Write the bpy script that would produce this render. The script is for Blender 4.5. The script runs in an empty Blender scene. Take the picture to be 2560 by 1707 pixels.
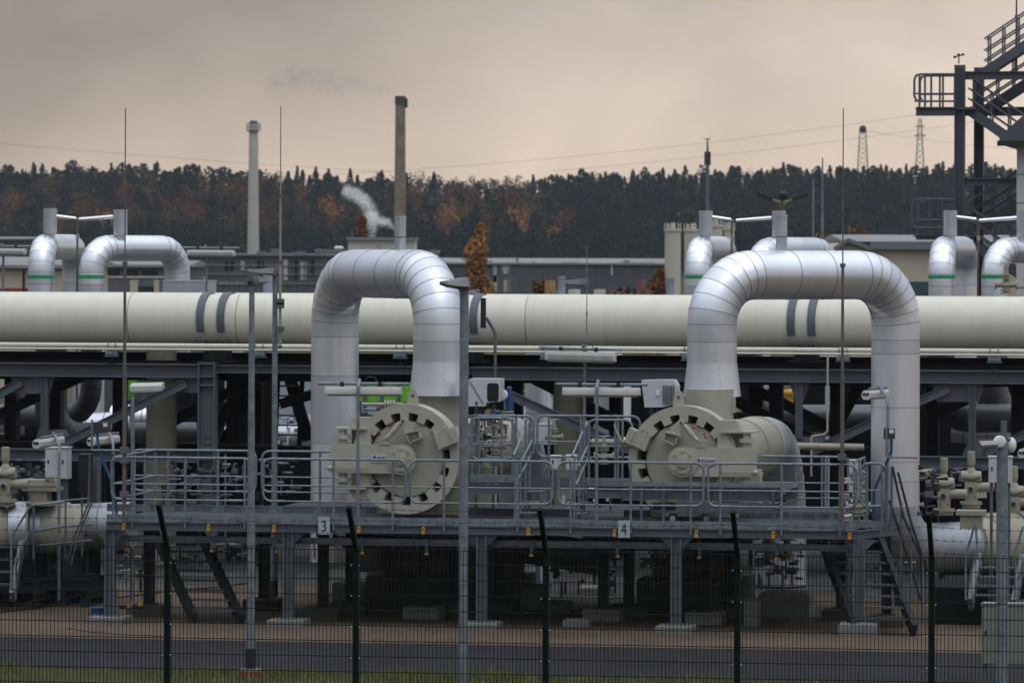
import bpy, math, random
import numpy as np
from mathutils import Vector, Matrix
random.seed(7); rng = np.random.default_rng(7)
sc = bpy.context.scene; COL = sc.collection
R = math.radians; PI = math.pi
# ------------------------------------------------------------------ camera geometry
FP = 12500.; CX, CY = 1280., 622.; ROLL = .0033; H = 6.33; TH = R(9.6); OY = 83.2
sT, cT = math.sin(TH), math.cos(TH)
def ray(px, py):
    u = px-CX; v = CY-py
    return (u-v*ROLL)/FP, (v+u*ROLL)/FP
def W(px, py, Y):                       # world point at distance Y
    a, b = ray(px, py); return Vector((a*Y, Y, H+b*Y))
def Q(px, py, ly):                      # point on the plant-frame plane y = ly
    a, b = ray(px, py); Y = (ly+OY*cT)/(a*sT+cT)
    return Vector((a*Y*cT-(Y-OY)*sT, ly, H+b*Y))
def X(px, ly, py=1200): return Q(px, py, ly).x
def G(px, py):                          # ground point, plant frame
    a, b = ray(px, py); Y = -H/b; x = a*Y
    return Vector((x*cT-(Y-OY)*sT, x*sT+(Y-OY)*cT, 0))
FM = Matrix.Translation((0, OY, 0)) @ Matrix.Rotation(-TH, 4, 'Z')
def toW(p): return FM @ Vector(p)
WM = Matrix.Identity(4)
# ------------------------------------------------------------------ mesh builder
class MB:
    def __init__(s, n=12): s.v = []; s.f = []; s.m = []; s.mi = 0; s.n = n
    def add(s, vs, fs):
        o = len(s.v); s.v += [Vector(p) for p in vs]
        for f in fs: s.f.append([i+o for i in f]); s.m.append(s.mi)
        return s
    def box(s, c, d, M=None):
        c = Vector(c); h = [x/2 for x in d]
        vs = [Vector((x*h[0], y*h[1], z*h[2])) for x in (-1, 1) for y in (-1, 1) for z in (-1, 1)]
        if M is not None: vs = [M @ v for v in vs]
        return s.add([v+c for v in vs], [(0,1,3,2),(4,6,7,5),(0,4,5,1),(2,3,7,6),(0,2,6,4),(1,5,7,3)])
    def bb(s, x0, x1, y0, y1, z0, z1): return s.box(((x0+x1)/2, (y0+y1)/2, (z0+z1)/2), (abs(x1-x0), abs(y1-y0), abs(z1-z0)))
    def beam(s, a, b, w, h, up=(0,0,1)):        # box bar from a to b, w sideways, h along up
        a = Vector(a); b = Vector(b); d = (b-a); L = d.length
        if L < 1e-6: return s
        d /= L; up = Vector(up)
        if abs(d.dot(up)) > .99: up = Vector((0,1,0))
        sd = d.cross(up).normalized(); u = sd.cross(d)
        M = Matrix((sd, d, u)).transposed()
        return s.box((a+b)/2, (w, L, h), M)
    def ibeam(s, a, b, w, h, t=.02, up=(0,0,1), web=.014):
        a = Vector(a); b = Vector(b); d = (b-a).normalized(); up = Vector(up)
        if abs(d.dot(up)) > .99: up = Vector((0,1,0))
        sd = d.cross(up).normalized(); u = sd.cross(d)
        o = u*(h/2-t/2)
        s.beam(a+o, b+o, w, t, u); s.beam(a-o, b-o, w, t, u)
        return s.beam(a, b, web, h-2*t, u)
    def tube(s, P, r, n=None, cap=True):
        n = n or s.n; P = [Vector(p) for p in P]; k = len(P)
        rs = r if isinstance(r, (list, tuple)) else [r]*k
        T = []
        for i in range(k):
            a = P[i]-P[i-1] if i else P[1]-P[0]; b = P[i+1]-P[i] if i < k-1 else a
            if a.length < 1e-9: a = b
            if b.length < 1e-9: b = a
            T.append((a.normalized()+b.normalized()).normalized())
        u = T[0].orthogonal().normalized(); rings = []
        for i in range(k):
            t = T[i]; u = (u-t*u.dot(t)).normalized(); w = t.cross(u)
            sc_ = 1.0
            if 0 < i < k-1:
                a = (P[i]-P[i-1]).normalized() if (P[i]-P[i-1]).length > 1e-9 else t
                m = max(.5, a.dot(t))
                ax = a-t*a.dot(t)
                ax = ax.normalized() if ax.length > 1e-5 else None
            else: ax = None; m = 1
            ring = []
            for j in range(n):
                A = 2*PI*j/n; o = u*math.cos(A)+w*math.sin(A)
                if ax is not None: o = o+ax*(o.dot(ax)*(1/m-1))
                ring.append(P[i]+o*rs[i])
            rings.append(ring)
        vs = [p for g in rings for p in g]
        fs = [(i*n+j, i*n+(j+1) % n, (i+1)*n+(j+1) % n, (i+1)*n+j) for i in range(k-1) for j in range(n)]
        if cap: fs += [tuple(range(n-1, -1, -1)), tuple(range((k-1)*n, k*n))]
        return s.add(vs, fs)
    def cyl(s, a, b, r, r2=None, n=None): return s.tube([a, b], [r, r if r2 is None else r2], n)
    def lathe(s, c, ax, prof, n=24):            # prof: list of (distance along axis, radius)
        c = Vector(c); ax = Vector(ax).normalized()
        k = len(prof); u = ax.orthogonal().normalized(); w = ax.cross(u); vs = []
        for d, r in prof:
            for j in range(n):
                A = 2*PI*j/n; vs.append(c+ax*d+(u*math.cos(A)+w*math.sin(A))*r)
        fs = [(i*n+j, i*n+(j+1) % n, (i+1)*n+(j+1) % n, (i+1)*n+j) for i in range(k-1) for j in range(n)]
        fs += [tuple(range(n-1, -1, -1)), tuple(range((k-1)*n, k*n))]
        return s.add(vs, fs)
    def prism(s, poly, off):                    # polygon of 3D points extruded by off
        off = Vector(off); n = len(poly); P = [Vector(p) for p in poly]
        fs = [tuple(range(n-1, -1, -1)), tuple(range(n, 2*n))]+[(i, (i+1) % n, n+(i+1) % n, n+i) for i in range(n)]
        return s.add(P+[p+off for p in P], fs)
    def ball(s, c, r, n=12, sq=(1,1,1)):
        vs = []; k = max(4, n//2)
        c = Vector(c)
        for i in range(1, k):
            a = PI*i/k
            for j in range(n):
                b = 2*PI*j/n; vs.append(c+Vector((math.sin(a)*math.cos(b)*r*sq[0], math.sin(a)*math.sin(b)*r*sq[1], math.cos(a)*r*sq[2])))
        fs = [(i*n+j, i*n+(j+1) % n, (i+1)*n+(j+1) % n, (i+1)*n+j) for i in range(k-2) for j in range(n)]
        fs += [tuple(range(n-1, -1, -1)), tuple(range((k-2)*n, (k-1)*n))]
        return s.add(vs, fs)
    def build(s, name, mat, parent=None, frame=FM, label=None):
        me = bpy.data.meshes.new(name)
        vs = s.v
        if frame is not None: vs = [frame @ v for v in vs]
        if parent is not None and frame is not None:
            inv = ROOTM[parent.name].inverted(); vs = [inv @ v for v in vs]
        me.from_pydata([tuple(v) for v in vs], [], s.f)
        mats = mat if isinstance(mat, (list, tuple)) else [mat]
        for m in mats: me.materials.append(m)
        if len(mats) > 1: me.polygons.foreach_set('material_index', s.m)
        me.polygons.foreach_set('use_smooth', [True]*len(me.polygons))
        me.set_sharp_from_angle(angle=R(32)); me.validate(); me.update()
        o = bpy.data.objects.new(name, me); COL.objects.link(o)
        if parent is not None:
            o.parent = parent; ROOTM[o.name] = ROOTM[parent.name]
        if label: o['label'] = label
        return o
ROOTM = {}
def tag(o, label=None, cat=None, group=None, kind=None):
    if label: o['label'] = label
    if cat: o['category'] = cat
    if group: o['group'] = group
    if kind: o['kind'] = kind
    return o
def thing(name, label, cat, base=(0,0,0), frame=FM, rz=0, group=None):
    """Empty at the thing's base; base is given in the frame."""
    o = bpy.data.objects.new(name, None); COL.objects.link(o)
    M = frame @ Matrix.Translation(Vector(base)) @ Matrix.Rotation(rz, 4, 'Z')
    o.matrix_world = M; o.location = M.to_translation(); o.rotation_euler = M.to_euler()
    o.empty_display_size = .2
    ROOTM[o.name] = M
    return tag(o, label, cat, group)
def children(o): return [c for c in bpy.data.objects if c.parent == o]
KIDS = {}
def freeze(o): KIDS[o.name] = [(c, [(g) for g in bpy.data.objects if g.parent == c]) for c in bpy.data.objects if c.parent == o]
def dup(root, base, label, frame=FM, rz=0, group=None):
    r = root.copy(); COL.objects.link(r)
    M = frame @ Matrix.Translation(Vector(base)) @ Matrix.Rotation(rz, 4, 'Z')
    r.location = M.to_translation(); r.rotation_euler = M.to_euler(); r['label'] = label
    if group: r['group'] = group
    if root.name not in KIDS: freeze(root)
    for c, gs in KIDS[root.name]:
        d = c.copy(); COL.objects.link(d); d.parent = r
        for g in gs:
            e = g.copy(); COL.objects.link(e); e.parent = d
    return r
# ------------------------------------------------------------------ materials
def mat(name, col, rough=.6, metal=0., var=.18, scale=3., bump=0., bscale=40., col2=None, stretch=None, spec=.5, fine=0.):
    m = bpy.data.materials.new(name); m.use_nodes = True; nt = m.node_tree; N = nt.nodes; L = nt.links
    b = N['Principled BSDF']; b.inputs['Roughness'].default_value = rough; b.inputs['Metallic'].default_value = metal
    b.inputs['Specular IOR Level'].default_value = spec
    tc = N.new('ShaderNodeTexCoord'); mp = N.new('ShaderNodeMapping'); L.new(tc.outputs['Object'], mp.inputs[0])
    if stretch: mp.inputs['Scale'].default_value = stretch
    nz = N.new('ShaderNodeTexNoise'); nz.inputs['Scale'].default_value = scale; nz.inputs['Detail'].default_value = 6; nz.inputs['Roughness'].default_value = .62
    L.new(mp.outputs[0], nz.inputs['Vector'])
    rp = N.new('ShaderNodeValToRGB'); L.new(nz.outputs['Fac'], rp.inputs[0])
    c1 = [c*(1-var) for c in col]; c2 = [min(1, c*(1+var)) for c in col] if col2 is None else col2
    rp.color_ramp.elements[0].position = .32; rp.color_ramp.elements[1].position = .68
    rp.color_ramp.elements[0].color = (*c1, 1); rp.color_ramp.elements[1].color = (*c2, 1)
    out = rp.outputs[0]
    if fine:
        n2 = N.new('ShaderNodeTexNoise'); n2.inputs['Scale'].default_value = bscale; n2.inputs['Detail'].default_value = 3
        L.new(tc.outputs['Object'], n2.inputs['Vector'])
        mr = N.new('ShaderNodeMapRange'); mr.inputs[1].default_value = .3; mr.inputs[2].default_value = .7; mr.inputs[3].default_value = 1-fine; mr.inputs[4].default_value = 1+fine
        L.new(n2.outputs['Fac'], mr.inputs[0])
        mx = N.new('ShaderNodeMix'); mx.data_type = 'RGBA'; mx.blend_type = 'MULTIPLY'; mx.inputs[0].default_value = 1
        L.new(out, mx.inputs['A']); L.new(mr.outputs[0], mx.inputs['B']); out = mx.outputs['Result']
    L.new(out, b.inputs['Base Color'])
    mr = N.new('ShaderNodeMapRange'); mr.inputs[3].default_value = max(.05, rough-.09); mr.inputs[4].default_value = min(1, rough+.09)
    L.new(nz.outputs['Fac'], mr.inputs[0]); L.new(mr.outputs[0], b.inputs['Roughness'])
    if bump:
        n3 = N.new('ShaderNodeTexNoise'); n3.inputs['Scale'].default_value = bscale; n3.inputs['Detail'].default_value = 4
        L.new(tc.outputs['Object'], n3.inputs['Vector'])
        bp = N.new('ShaderNodeBump'); bp.inputs['Strength'].default_value = bump; bp.inputs['Distance'].default_value = .02
        L.new(n3.outputs['Fac'], bp.inputs['Height']); L.new(bp.outputs[0], b.inputs['Normal'])
    return m
silverb = mat('aluminium_sheet_matt', (.64,.665,.715), .43, .88, .09, 1.1, stretch=(1,1,.25), bump=.06, bscale=4)
silverc = mat('aluminium_sheet_bright', (.84,.865,.91), .33, .9, .06, 1.6, stretch=(1,1,.25), bump=.05, bscale=6)
silver = mat('aluminium_cladding', (.76,.785,.835), .38, .9, .07, 1.3, stretch=(1,1,.25), bump=.05, bscale=5)
silverd = mat('weathered_cladding', (.54,.57,.63), .42, .88, .10, 1.6, bump=.04, bscale=5)
seam = mat('cladding_seam', (.17,.18,.20), .5, .7, .1)
shade_black = mat('near_black_shade', (.009,.010,.012), .75, 0, .25, 1.2, spec=.1)  # near-black, so the added panels and plates read as deep shade
clado = mat('dull_cladding', (.34,.36,.40), .5, .8, .14, 1.4, bump=.05, bscale=5)  # darker, duller cladding tone
shade_clad = mat('shade_dark_cladding', (.11,.115,.13), .5, .5, .1, 1.6)  # cladding darkened in place of the shade under rack and deck
beige = mat('beige_paint', (.36,.345,.285), .42, 0, .09, 1.1, bump=.03, bscale=8, fine=.05)
shade_beige = mat('shade_darkened_beige', (.11,.10,.07), .7, 0, .35, 1.5, spec=.2)  # pedestal beige with the under-deck shade put into its colour
vesb = mat('shade_darkened_vessel_paint', (.27,.255,.20), .5, 0, .12, 1.5, bump=.02)  # beige darkened to carry the shade around the vessels
beiged = mat('beige_paint_weathered', (.27,.25,.19), .5, 0, .14, 2.5, bump=.03)
cream = mat('pipeline_paint', (.60,.58,.50), .4, 0, .045, 1.0, stretch=(5,.5,.5), fine=.03, bscale=3)
galv = mat('galvanised_steel', (.175,.21,.24), .5, .5, .26, 9, fine=.34, bscale=60)
galvd = mat('dull_galvanised_steel', (.105,.12,.142), .55, .45, .22, 5, fine=.2, bscale=45)
steel = mat('grey_painted_steel', (.095,.11,.133), .5, .1, .16, 1.4, fine=.08, bscale=20, spec=.35)
steeld = mat('dark_and_shaded_steel', (.020,.022,.028), .6, 0, .2, 1.4, spec=.2)  # dark steel; also paints shade onto unlit rear members
green = mat('green_fence_coating', (.002,.010,.009), .6, 0, .15, 4, spec=.15)
rail = galv
white = mat('white_enamel', (.62,.63,.64), .4, 0, .06, 3)
lampb = mat('lamp_housing', (.42,.42,.39), .42, 0, .08, 6)
lens = mat('lamp_lens', (.30,.31,.30), .15, 0, .15, 9)
black = mat('black_plastic', (.012,.012,.014), .5, 0, .2, 5)
rust = mat('brown_steel_rod', (.13,.105,.095), .6, .3, .2, 6)
yellow = mat('yellow_plastic', (.45,.23,.015), .5, 0, .12, 9)
blue = mat('blue_paint', (.008,.06,.17), .45, 0, .15, 6)
red = mat('red_paint', (.35,.02,.02), .5, 0, .15, 6)
conc = mat('concrete', (.15,.15,.14), .85, 0, .28, 2.2, bump=.25, bscale=25, fine=.12)
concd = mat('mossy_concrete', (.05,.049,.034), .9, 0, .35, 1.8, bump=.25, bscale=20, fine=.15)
greens = mat('green_band', (.0,.27,.09), .5, 0, .1, 5)
box_m = mat('cabinet_enamel', (.46,.48,.52), .42, .05, .07, 2)
cab = mat('cabinet_grey_green', (.16,.175,.16), .55, 0, .08, 2)
orange = mat('orange_red_base', (.20,.04,.02), .6, 0, .2, 6)
lime = mat('lime_green_panel', (.13,.42,.02), .5, 0, .1, 2)
glass = mat('dark_window_glass', (.015,.018,.022), .08, 0, .2, 3)
wallb = mat('beige_render', (.42,.37,.30), .85, 0, .1, .25, fine=.05, bscale=2)
wallg = mat('grey_sheet_wall', (.10,.105,.12), .8, 0, .3, .3, stretch=(1,1,.3))
wallw = mat('pale_panel_wall', (.48,.47,.44), .8, 0, .08, .3)
roofm = mat('pale_sheet_roof', (.20,.195,.20), .75, 0, .2, .25)
roofb = mat('blue_grey_roof', (.12,.15,.18), .6, 0, .1, .3)
brick = mat('brick_stack', (.20,.155,.11), .9, 0, .25, .5, fine=.15, bscale=2)
silo_m = mat('silo_concrete', (.48,.45,.40), .85, 0, .14, .35, stretch=(1,1,.3))
bluelt = mat('pale_steel', (.36,.41,.48), .5, .3, .1, 2)
# ------------------------------------------------------------------ ground
def sheet(name, x0, x1, y0, y1, z, m, kind='structure', cat=None):
    o = MB().add([(x0,y0,z),(x1,y0,z),(x1,y1,z),(x0,y1,z)], [(0,1,2,3)]).build(name, m, None)
    o['kind'] = kind; return o
def noise_ground(name, c1, c2, s1, s2, rough=.9, bump=.3, joints=False):
    m = bpy.data.materials.new(name); m.use_nodes = True; nt = m.node_tree; N = nt.nodes; L = nt.links; b = N['Principled BSDF']
    tc = N.new('ShaderNodeTexCoord'); n1 = N.new('ShaderNodeTexNoise'); n1.inputs['Scale'].default_value = s1; n1.inputs['Detail'].default_value = 8
    n2 = N.new('ShaderNodeTexNoise'); n2.inputs['Scale'].default_value = s2; n2.inputs['Detail'].default_value = 4
    L.new(tc.outputs['Object'], n1.inputs['Vector']); L.new(tc.outputs['Object'], n2.inputs['Vector'])
    ad = N.new('ShaderNodeMath'); ad.operation = 'ADD'; L.new(n1.outputs[0], ad.inputs[0]); L.new(n2.outputs[0], ad.inputs[1])
    rp = N.new('ShaderNodeValToRGB'); mr = N.new('ShaderNodeMapRange'); mr.inputs[1].default_value = .7; mr.inputs[2].default_value = 1.3
    L.new(ad.outputs[0], mr.inputs[0]); L.new(mr.outputs[0], rp.inputs[0])
    rp.color_ramp.elements[0].color = (*c1, 1); rp.color_ramp.elements[1].color = (*c2, 1)
    out = rp.outputs[0]
    if joints:
        br = N.new('ShaderNodeTexBrick'); br.inputs['Scale'].default_value = 1; br.inputs['Brick Width'].default_value = .2; br.inputs['Row Height'].default_value = .1
        br.inputs['Mortar Size'].default_value = .008; br.inputs['Color1'].default_value = (1,1,1,1); br.inputs['Color2'].default_value = (.82,.8,.8,1); br.inputs['Mortar'].default_value = (.45,.45,.45,1)
        L.new(tc.outputs['Object'], br.inputs['Vector'])
        mx = N.new('ShaderNodeMix'); mx.data_type = 'RGBA'; mx.blend_type = 'MULTIPLY'; mx.inputs[0].default_value = 1
        L.new(out, mx.inputs['A']); L.new(br.outputs[0], mx.inputs['B']); out = mx.outputs['Result']
    L.new(out, b.inputs['Base Color']); b.inputs['Roughness'].default_value = rough; b.inputs['Specular IOR Level'].default_value = .08
    bp = N.new('ShaderNodeBump'); bp.inputs['Strength'].default_value = bump; bp.inputs['Distance'].default_value = .02
    L.new(n2.outputs[0], bp.inputs['Height']); L.new(bp.outputs[0], b.inputs['Normal'])
    return m
m_field = noise_ground('field', (.03,.035,.012), (.075,.07,.03), .05, 1.5)
m_asph = noise_ground('asphalt', (.0125,.0115,.0145), (.026,.0245,.030), .35, 55, .75, .4)
m_pave = noise_ground('block_paving', (.085,.062,.046), (.165,.122,.09), .45, 14, .8, .3, True)
m_gravel = noise_ground('gravel', (.02,.02,.022), (.10,.10,.10), .8, 26, .95, 1)
m_verge = noise_ground('verge_soil', (.022,.026,.008), (.07,.06,.025), 1.2, 12)
g = MB(); g.add([(-900,-300,0),(900,-300,0),(900,3500,0),(-900,3500,0)], [(0,1,2,3)]).build('ground', m_field, None, WM)['kind'] = 'structure'
sheet('verge', -60, 60, -40, -9.05, .004, m_verge)
sheet('road', -80, 80, -9.05, -3.35, .008, m_asph)
sheet('paving', -80, 80, -3.35, 9.5, .008, m_pave)
sheet('gravel_bed', -80, 80, 9.5, 75, .006, m_gravel)
sheet('gravel_strip', X(900, 6), X(1600, 6), 5.2, 9.5, .012, m_gravel)
MB().bb(-80, 80, -3.47, -3.35, 0, .02).build('kerb', m_pave, None)['kind'] = 'structure'
# grass tufts in the verge (one object: nobody could count it)
def grass():
    n = 21000
    gx = rng.uniform(-8.5, 8.2, n); gy = -9.0-np.abs(rng.normal(0, 1, n))*.9-.02
    dens = np.sin(gx*1.7)+np.sin(gx*.63+1)+np.sin(gx*4.1+2)*.5
    keep = rng.uniform(-1.6, 1.8, n) < dens+.6; gx = gx[keep]; gy = gy[keep]; dens = dens[keep]; n = len(gx)
    h = rng.uniform(.03, .11, n)*(1+.35*np.clip(dens, -1, 2)); h *= np.where(rng.random(n) < .06, 1.7, 1); a = rng.uniform(0, PI, n); w = rng.uniform(.004, .009, n)
    lx = rng.normal(0, .35, n)*h; ly_ = rng.normal(0, .35, n)*h
    dx = np.cos(a)*w; dy = np.sin(a)*w
    V = np.stack([np.stack([gx-dx, gy-dy, np.zeros(n)], 1), np.stack([gx+dx, gy+dy, np.zeros(n)], 1), np.stack([gx+lx, gy+ly_, h], 1)], 1).reshape(-1, 3)
    me = bpy.data.meshes.new('grass'); me.from_pydata([tuple(FM @ Vector(v)) for v in V], [], [(3*i, 3*i+1, 3*i+2) for i in range(n)])
    cols = [(.075,.11,.016), (.13,.135,.026), (.19,.14,.05), (.045,.07,.015)]
    for i, c in enumerate(cols): me.materials.append(mat('grass_blade_%s' % 'abcd'[i], c, .8, 0, .25, 5))
    me.polygons.foreach_set('material_index', rng.choice(4, n, p=[.38,.27,.17,.18]).astype(np.int32))
    o = bpy.data.objects.new('grass', me); COL.objects.link(o); tag(o, 'short patchy green and straw grass along the road edge', 'grass', kind='stuff')
grass()
# ------------------------------------------------------------------ forest and far trees
def leaves(cen, size, nrm=None):
    """numpy quads at centres"""
    n = len(cen); a = rng.normal(size=(n, 3)); a /= np.linalg.norm(a, axis=1)[:, None]
    b = rng.normal(size=(n, 3)); b -= a*np.sum(a*b, 1)[:, None]; b /= np.linalg.norm(b, axis=1)[:, None]
    s = (size*rng.uniform(.6, 1.3, n))[:, None]
    k = rng.uniform(.5, 1, n)[:, None]
    return np.stack([cen-a*s, cen-b*s*k, cen+a*s, cen+b*s*k], 1)
def conifer_pts(h, r, n, spruce=True):
    t = rng.random(n)**.75; z = h*(.12+.88*t)
    lay = (z*1.15) % 1; k1, k2 = rng.uniform(0, 6, 2)
    env = r*((1-t)**(.8 if spruce else .42))*(.75+.35*lay)+.05
    a = rng.uniform(0, 2*PI, n); rr = env*np.sqrt(rng.uniform(.1, 1, n))*(1+.3*np.sin(a*2+k1)+.2*np.sin(a*3+k2+z))
    return np.stack([rr*np.cos(a), rr*np.sin(a), z], 1)
def broad_pts(h, r, n):
    k = 9; out = []
    for i in range(k):
        zc = h*rng.uniform(.38, .86); a = rng.uniform(0, 2*PI); rc = r*rng.uniform(0, .62)*(1.25-abs(zc/h-.6)*1.6)
        q = rng.normal(size=(n//k, 3)); q /= np.linalg.norm(q, axis=1)[:, None]; q *= (rng.random(n//k)**.4)[:, None]*r*rng.uniform(.36, .55)
        q[:, 2] *= 1.25
        out.append(q+np.array([rc*math.cos(a), rc*math.sin(a), zc]))
    return np.concatenate(out)
FOL = [(.014,.027,.026), (.017,.033,.027), (.023,.034,.022), (.11,.052,.026), (.27,.125,.04), (.060,.038,.031), (.042,.033,.036), (.066,.054,.03), (.34,.17,.06)]
folm = [mat('foliage_%s' % n, c, .9, 0, .28, .35, spec=.1) for n, c in zip(('fir','pine','olive','rust','gold','russet','bare_twig','dull_yellow','pale_gold'), FOL)]
barkm = mat('bark', (.04,.033,.028), .9, 0, .3, 2)
def forest():
    quads = []; mi = []
    def put(px, Y, gz, h, r, kind, ci):
        a, b = ray(px, 0); p = np.array([a*Y, Y, gz])
        if kind == 'c': c = conifer_pts(h, r*1.15, 430); s = .36
        elif kind == 'p': c = conifer_pts(h, r*1.1, 430, False); s = .38
        else: c = broad_pts(h, r*1.2, 520); s = .33 if kind == 'b' else .28
        if kind == 't': c = c[::2]
        q = leaves(c+p, s)
        quads.append(q); mi.extend([ci]*len(q))
    rows = [(1000, 0), (1040, .6), (1080, 1.6), (1120, 3.2), (1155, 5.2), (1190, 7.6), (1225, 10.2), (1260, 12.8), (1290, 14.4), (1320, 15.4)]
    for ri, (Y, gz) in enumerate(rows):
        st = 5.2*12500/Y*.62; px = -260
        while px < 2820:
            px += st*random.uniform(.4, .95)*(.75 if ri > 7 else 1)
            jx = px; zz = gz+1.0*math.sin(px/260.)+random.uniform(-.6, .6)
            right = px > 1370
            if ri < 3:      # lower dark evergreen belt
                kind, ci = ('p' if random.random() < .5 else 'c'), random.choice([0, 0, 1, 1, 2])
                h = random.uniform(9.5, 13.5)*(1.05 if px > 900 else .85)
                if px < 100: h *= .9
                if 1060 < px < 1480 and ri == 2 and random.random() < .3: kind, ci = 'b', random.choice([3, 4])
            elif ri < 8:
                if right:
                    ev = .86
                elif px < 480: ev = .28
                elif px < 780: ev = .22
                elif px < 1020: ev = .45
                else: ev = .35 if ri < 6 else .12
                if random.random() < ev: kind, ci, h = random.choice('pc'), random.choice([0, 0, 1]), random.uniform(11, 15)
                else:
                    kind = 'b'; h = random.uniform(9.5, 13)
                    cl = math.sin(px/60.+ri*1.3)+math.sin(px/23.+ri)
                    if right: ci = random.choice([5, 6, 6])
                    else: ci = random.choice([3, 3, 3, 4, 7, 5]) if cl > .25 else random.choice([5, 6, 5, 7, 3])
            else:
                h = random.gauss(12, .8)
                if 1020 < px < 1330: kind, ci, h = 't', 6, random.uniform(12, 13.6)
                elif 450 < px < 700: kind, ci = random.choice([('t', 6), ('c', 0), ('t', 5), ('p', 1)])
                elif px < 450: kind, ci = random.choice([('t', 5), ('c', 0), ('p', 0), ('p', 1), ('c', 1)])
                else: kind, ci = random.choice([('c', 0), ('p', 0), ('p', 1), ('c', 1), ('c', 0), ('t', 6)])
                if px > 1900: zz += (px-1900)/900.*3.2
                if 700 < px < 1000: zz -= .8
                if px < 420: zz += .7
            r = random.uniform(1.8, 3.8)*(1 if kind in 'pb' else .8); h *= random.uniform(.9, 1.06)
            put(jx, Y+random.uniform(-14, 14), zz-1.0, h, r, kind, ci)
    # denser warm group in front slope
    for (x, Y, gz, h, r, ci) in [(820,1150,6,13,4.6,4),(770,1160,6,12,4,3),(870,1140,5,11,4,3),(1110,1130,5,12,4.5,4),(1290,1160,8.5,12,4.2,3),(1300,1110,4,12,4,4),(1150,1150,5.5,12,4,3),(1400,1130,4.5,12,4.2,3),(1430,1160,6,10,3.5,3),(240,1150,7,12,4,3),(420,1165,8,12,4.5,3),(40,1140,5,12,4,3),(330,1150,5,11,4,7),(690,1150,3.5,10,4,3),(2010,1150,3,9,3.5,6),(900,1165,9,10,3,3)]:
        put(x, Y, gz, h, r, 'b', ci)
    Qd = np.concatenate(quads); n = len(Qd)
    me = bpy.data.meshes.new('forest'); me.vertices.add(n*4); me.vertices.foreach_set('co', Qd.reshape(-1).astype(np.float32))
    me.loops.add(n*4); me.loops.foreach_set('vertex_index', np.arange(n*4, dtype=np.int32))
    me.polygons.add(n); me.polygons.foreach_set('loop_start', np.arange(n, dtype=np.int32)*4); me.polygons.foreach_set('loop_total', np.full(n, 4, dtype=np.int32))
    for m in folm: me.materials.append(m)
    me.polygons.foreach_set('material_index', np.array(mi, dtype=np.int32)); me.update(calc_edges=True); me.validate()
    o = bpy.data.objects.new('forest', me); COL.objects.link(o)
    tag(o, 'wooded hillside of dark firs and rust coloured autumn trees behind the plant', 'forest', kind='stuff')
    # hill under it
    xs = list(range(-420, 421, 60)); prof = [(960,-.5),(1040,.2),(1120,2),(1190,6),(1260,11),(1340,14.5),(1600,13),(2200,6)]
    hm = MB(); vs = [(x, y, z+.8*math.sin(x/37.)) for y, z in prof for x in xs]; k = len(xs)
    hm.add(vs, [(i*k+j, i*k+j+1, (i+1)*k+j+1, (i+1)*k+j) for i in range(len(prof)-1) for j in range(k-1)])
    hm.build('hill', mat('forest_floor', (.018,.016,.013), .95, 0, .3, .1), None, WM)['kind'] = 'structure'
forest()
def tree(px, py_base, Y, h, r, label, ci, columnar=False, name='autumn_tree', group=None):
    p = W(px, py_base, Y); p.z = 0
    if columnar:
        n = 3200; t = rng.random(n); env = r*np.sin(PI*np.clip(t*.92+.06, 0, 1))**.6*(1+.25*np.sin(t*19)); a = rng.uniform(0, 2*PI, n); rr = env*np.sqrt(rng.random(n))
        c = np.stack([rr*np.cos(a)+.25*r*np.sin(t*7), rr*np.sin(a), h*(.08+.92*t)], 1)
        q = leaves(c, .13)
    else:
        q = leaves(broad_pts(h, r, 2400), .15)
    root = thing(name, label, 'tree', p, WM, group=group)
    me = bpy.data.meshes.new('crown'); n = len(q); me.from_pydata(q.reshape(-1, 3).tolist(), [], [(4*i, 4*i+1, 4*i+2, 4*i+3) for i in range(n)])
    for m in (folm[ci], folm[3 if ci == 4 else 4]): me.materials.append(m)
    me.polygons.foreach_set('material_index', (rng.random(n) < .35).astype(np.int32))
    o = bpy.data.objects.new('crown', me); COL.objects.link(o); o.parent = root
    t = MB(8).tube([(0,0,0), (.05,0,h*.4), (0,.05,h*.8)], [.16, .11, .04])
    for k in range(6):
        a = k*1.1; z = h*(.25+.08*k); t.tube([(0,0,z), (math.cos(a)*r*.6, math.sin(a)*r*.6, z+h*.15)], [.05, .015], 5)
    t.build('trunk', barkm, root, None)
tree(1197, 735, 330, 8.0, .85, 'tall slim orange poplar left of the long grey shed', 8, True, 'poplar')
tree(1646, 735, 300, 5.1, .75, 'small orange tree beside the leftmost concrete silo', 4, True)
tree(1360, 735, 320, 4.6, 1.3, 'low russet tree in front of the middle of the long grey shed', 3)
tree(1545, 735, 300, 3.6, 1.7, 'dark green bush left of the red brick stack of pallets', 0, name='bush')
tree(2060, 600, 300, 7.4, 2.1, 'orange crowned tree behind the right hand silver pipe bridge', 3)
tree(2135, 600, 305, 7.9, 2.3, 'broad rust coloured tree left of the steel stair tower', 3)
tree(60, 640, 330, 7.0, 1.0, 'small dark tree beside the pale hall on the far left', 0, name='bush')
tree(905, 580, 480, 11.5, 1.3, 'thin rusty tree behind the steam plume', 3)
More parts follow.
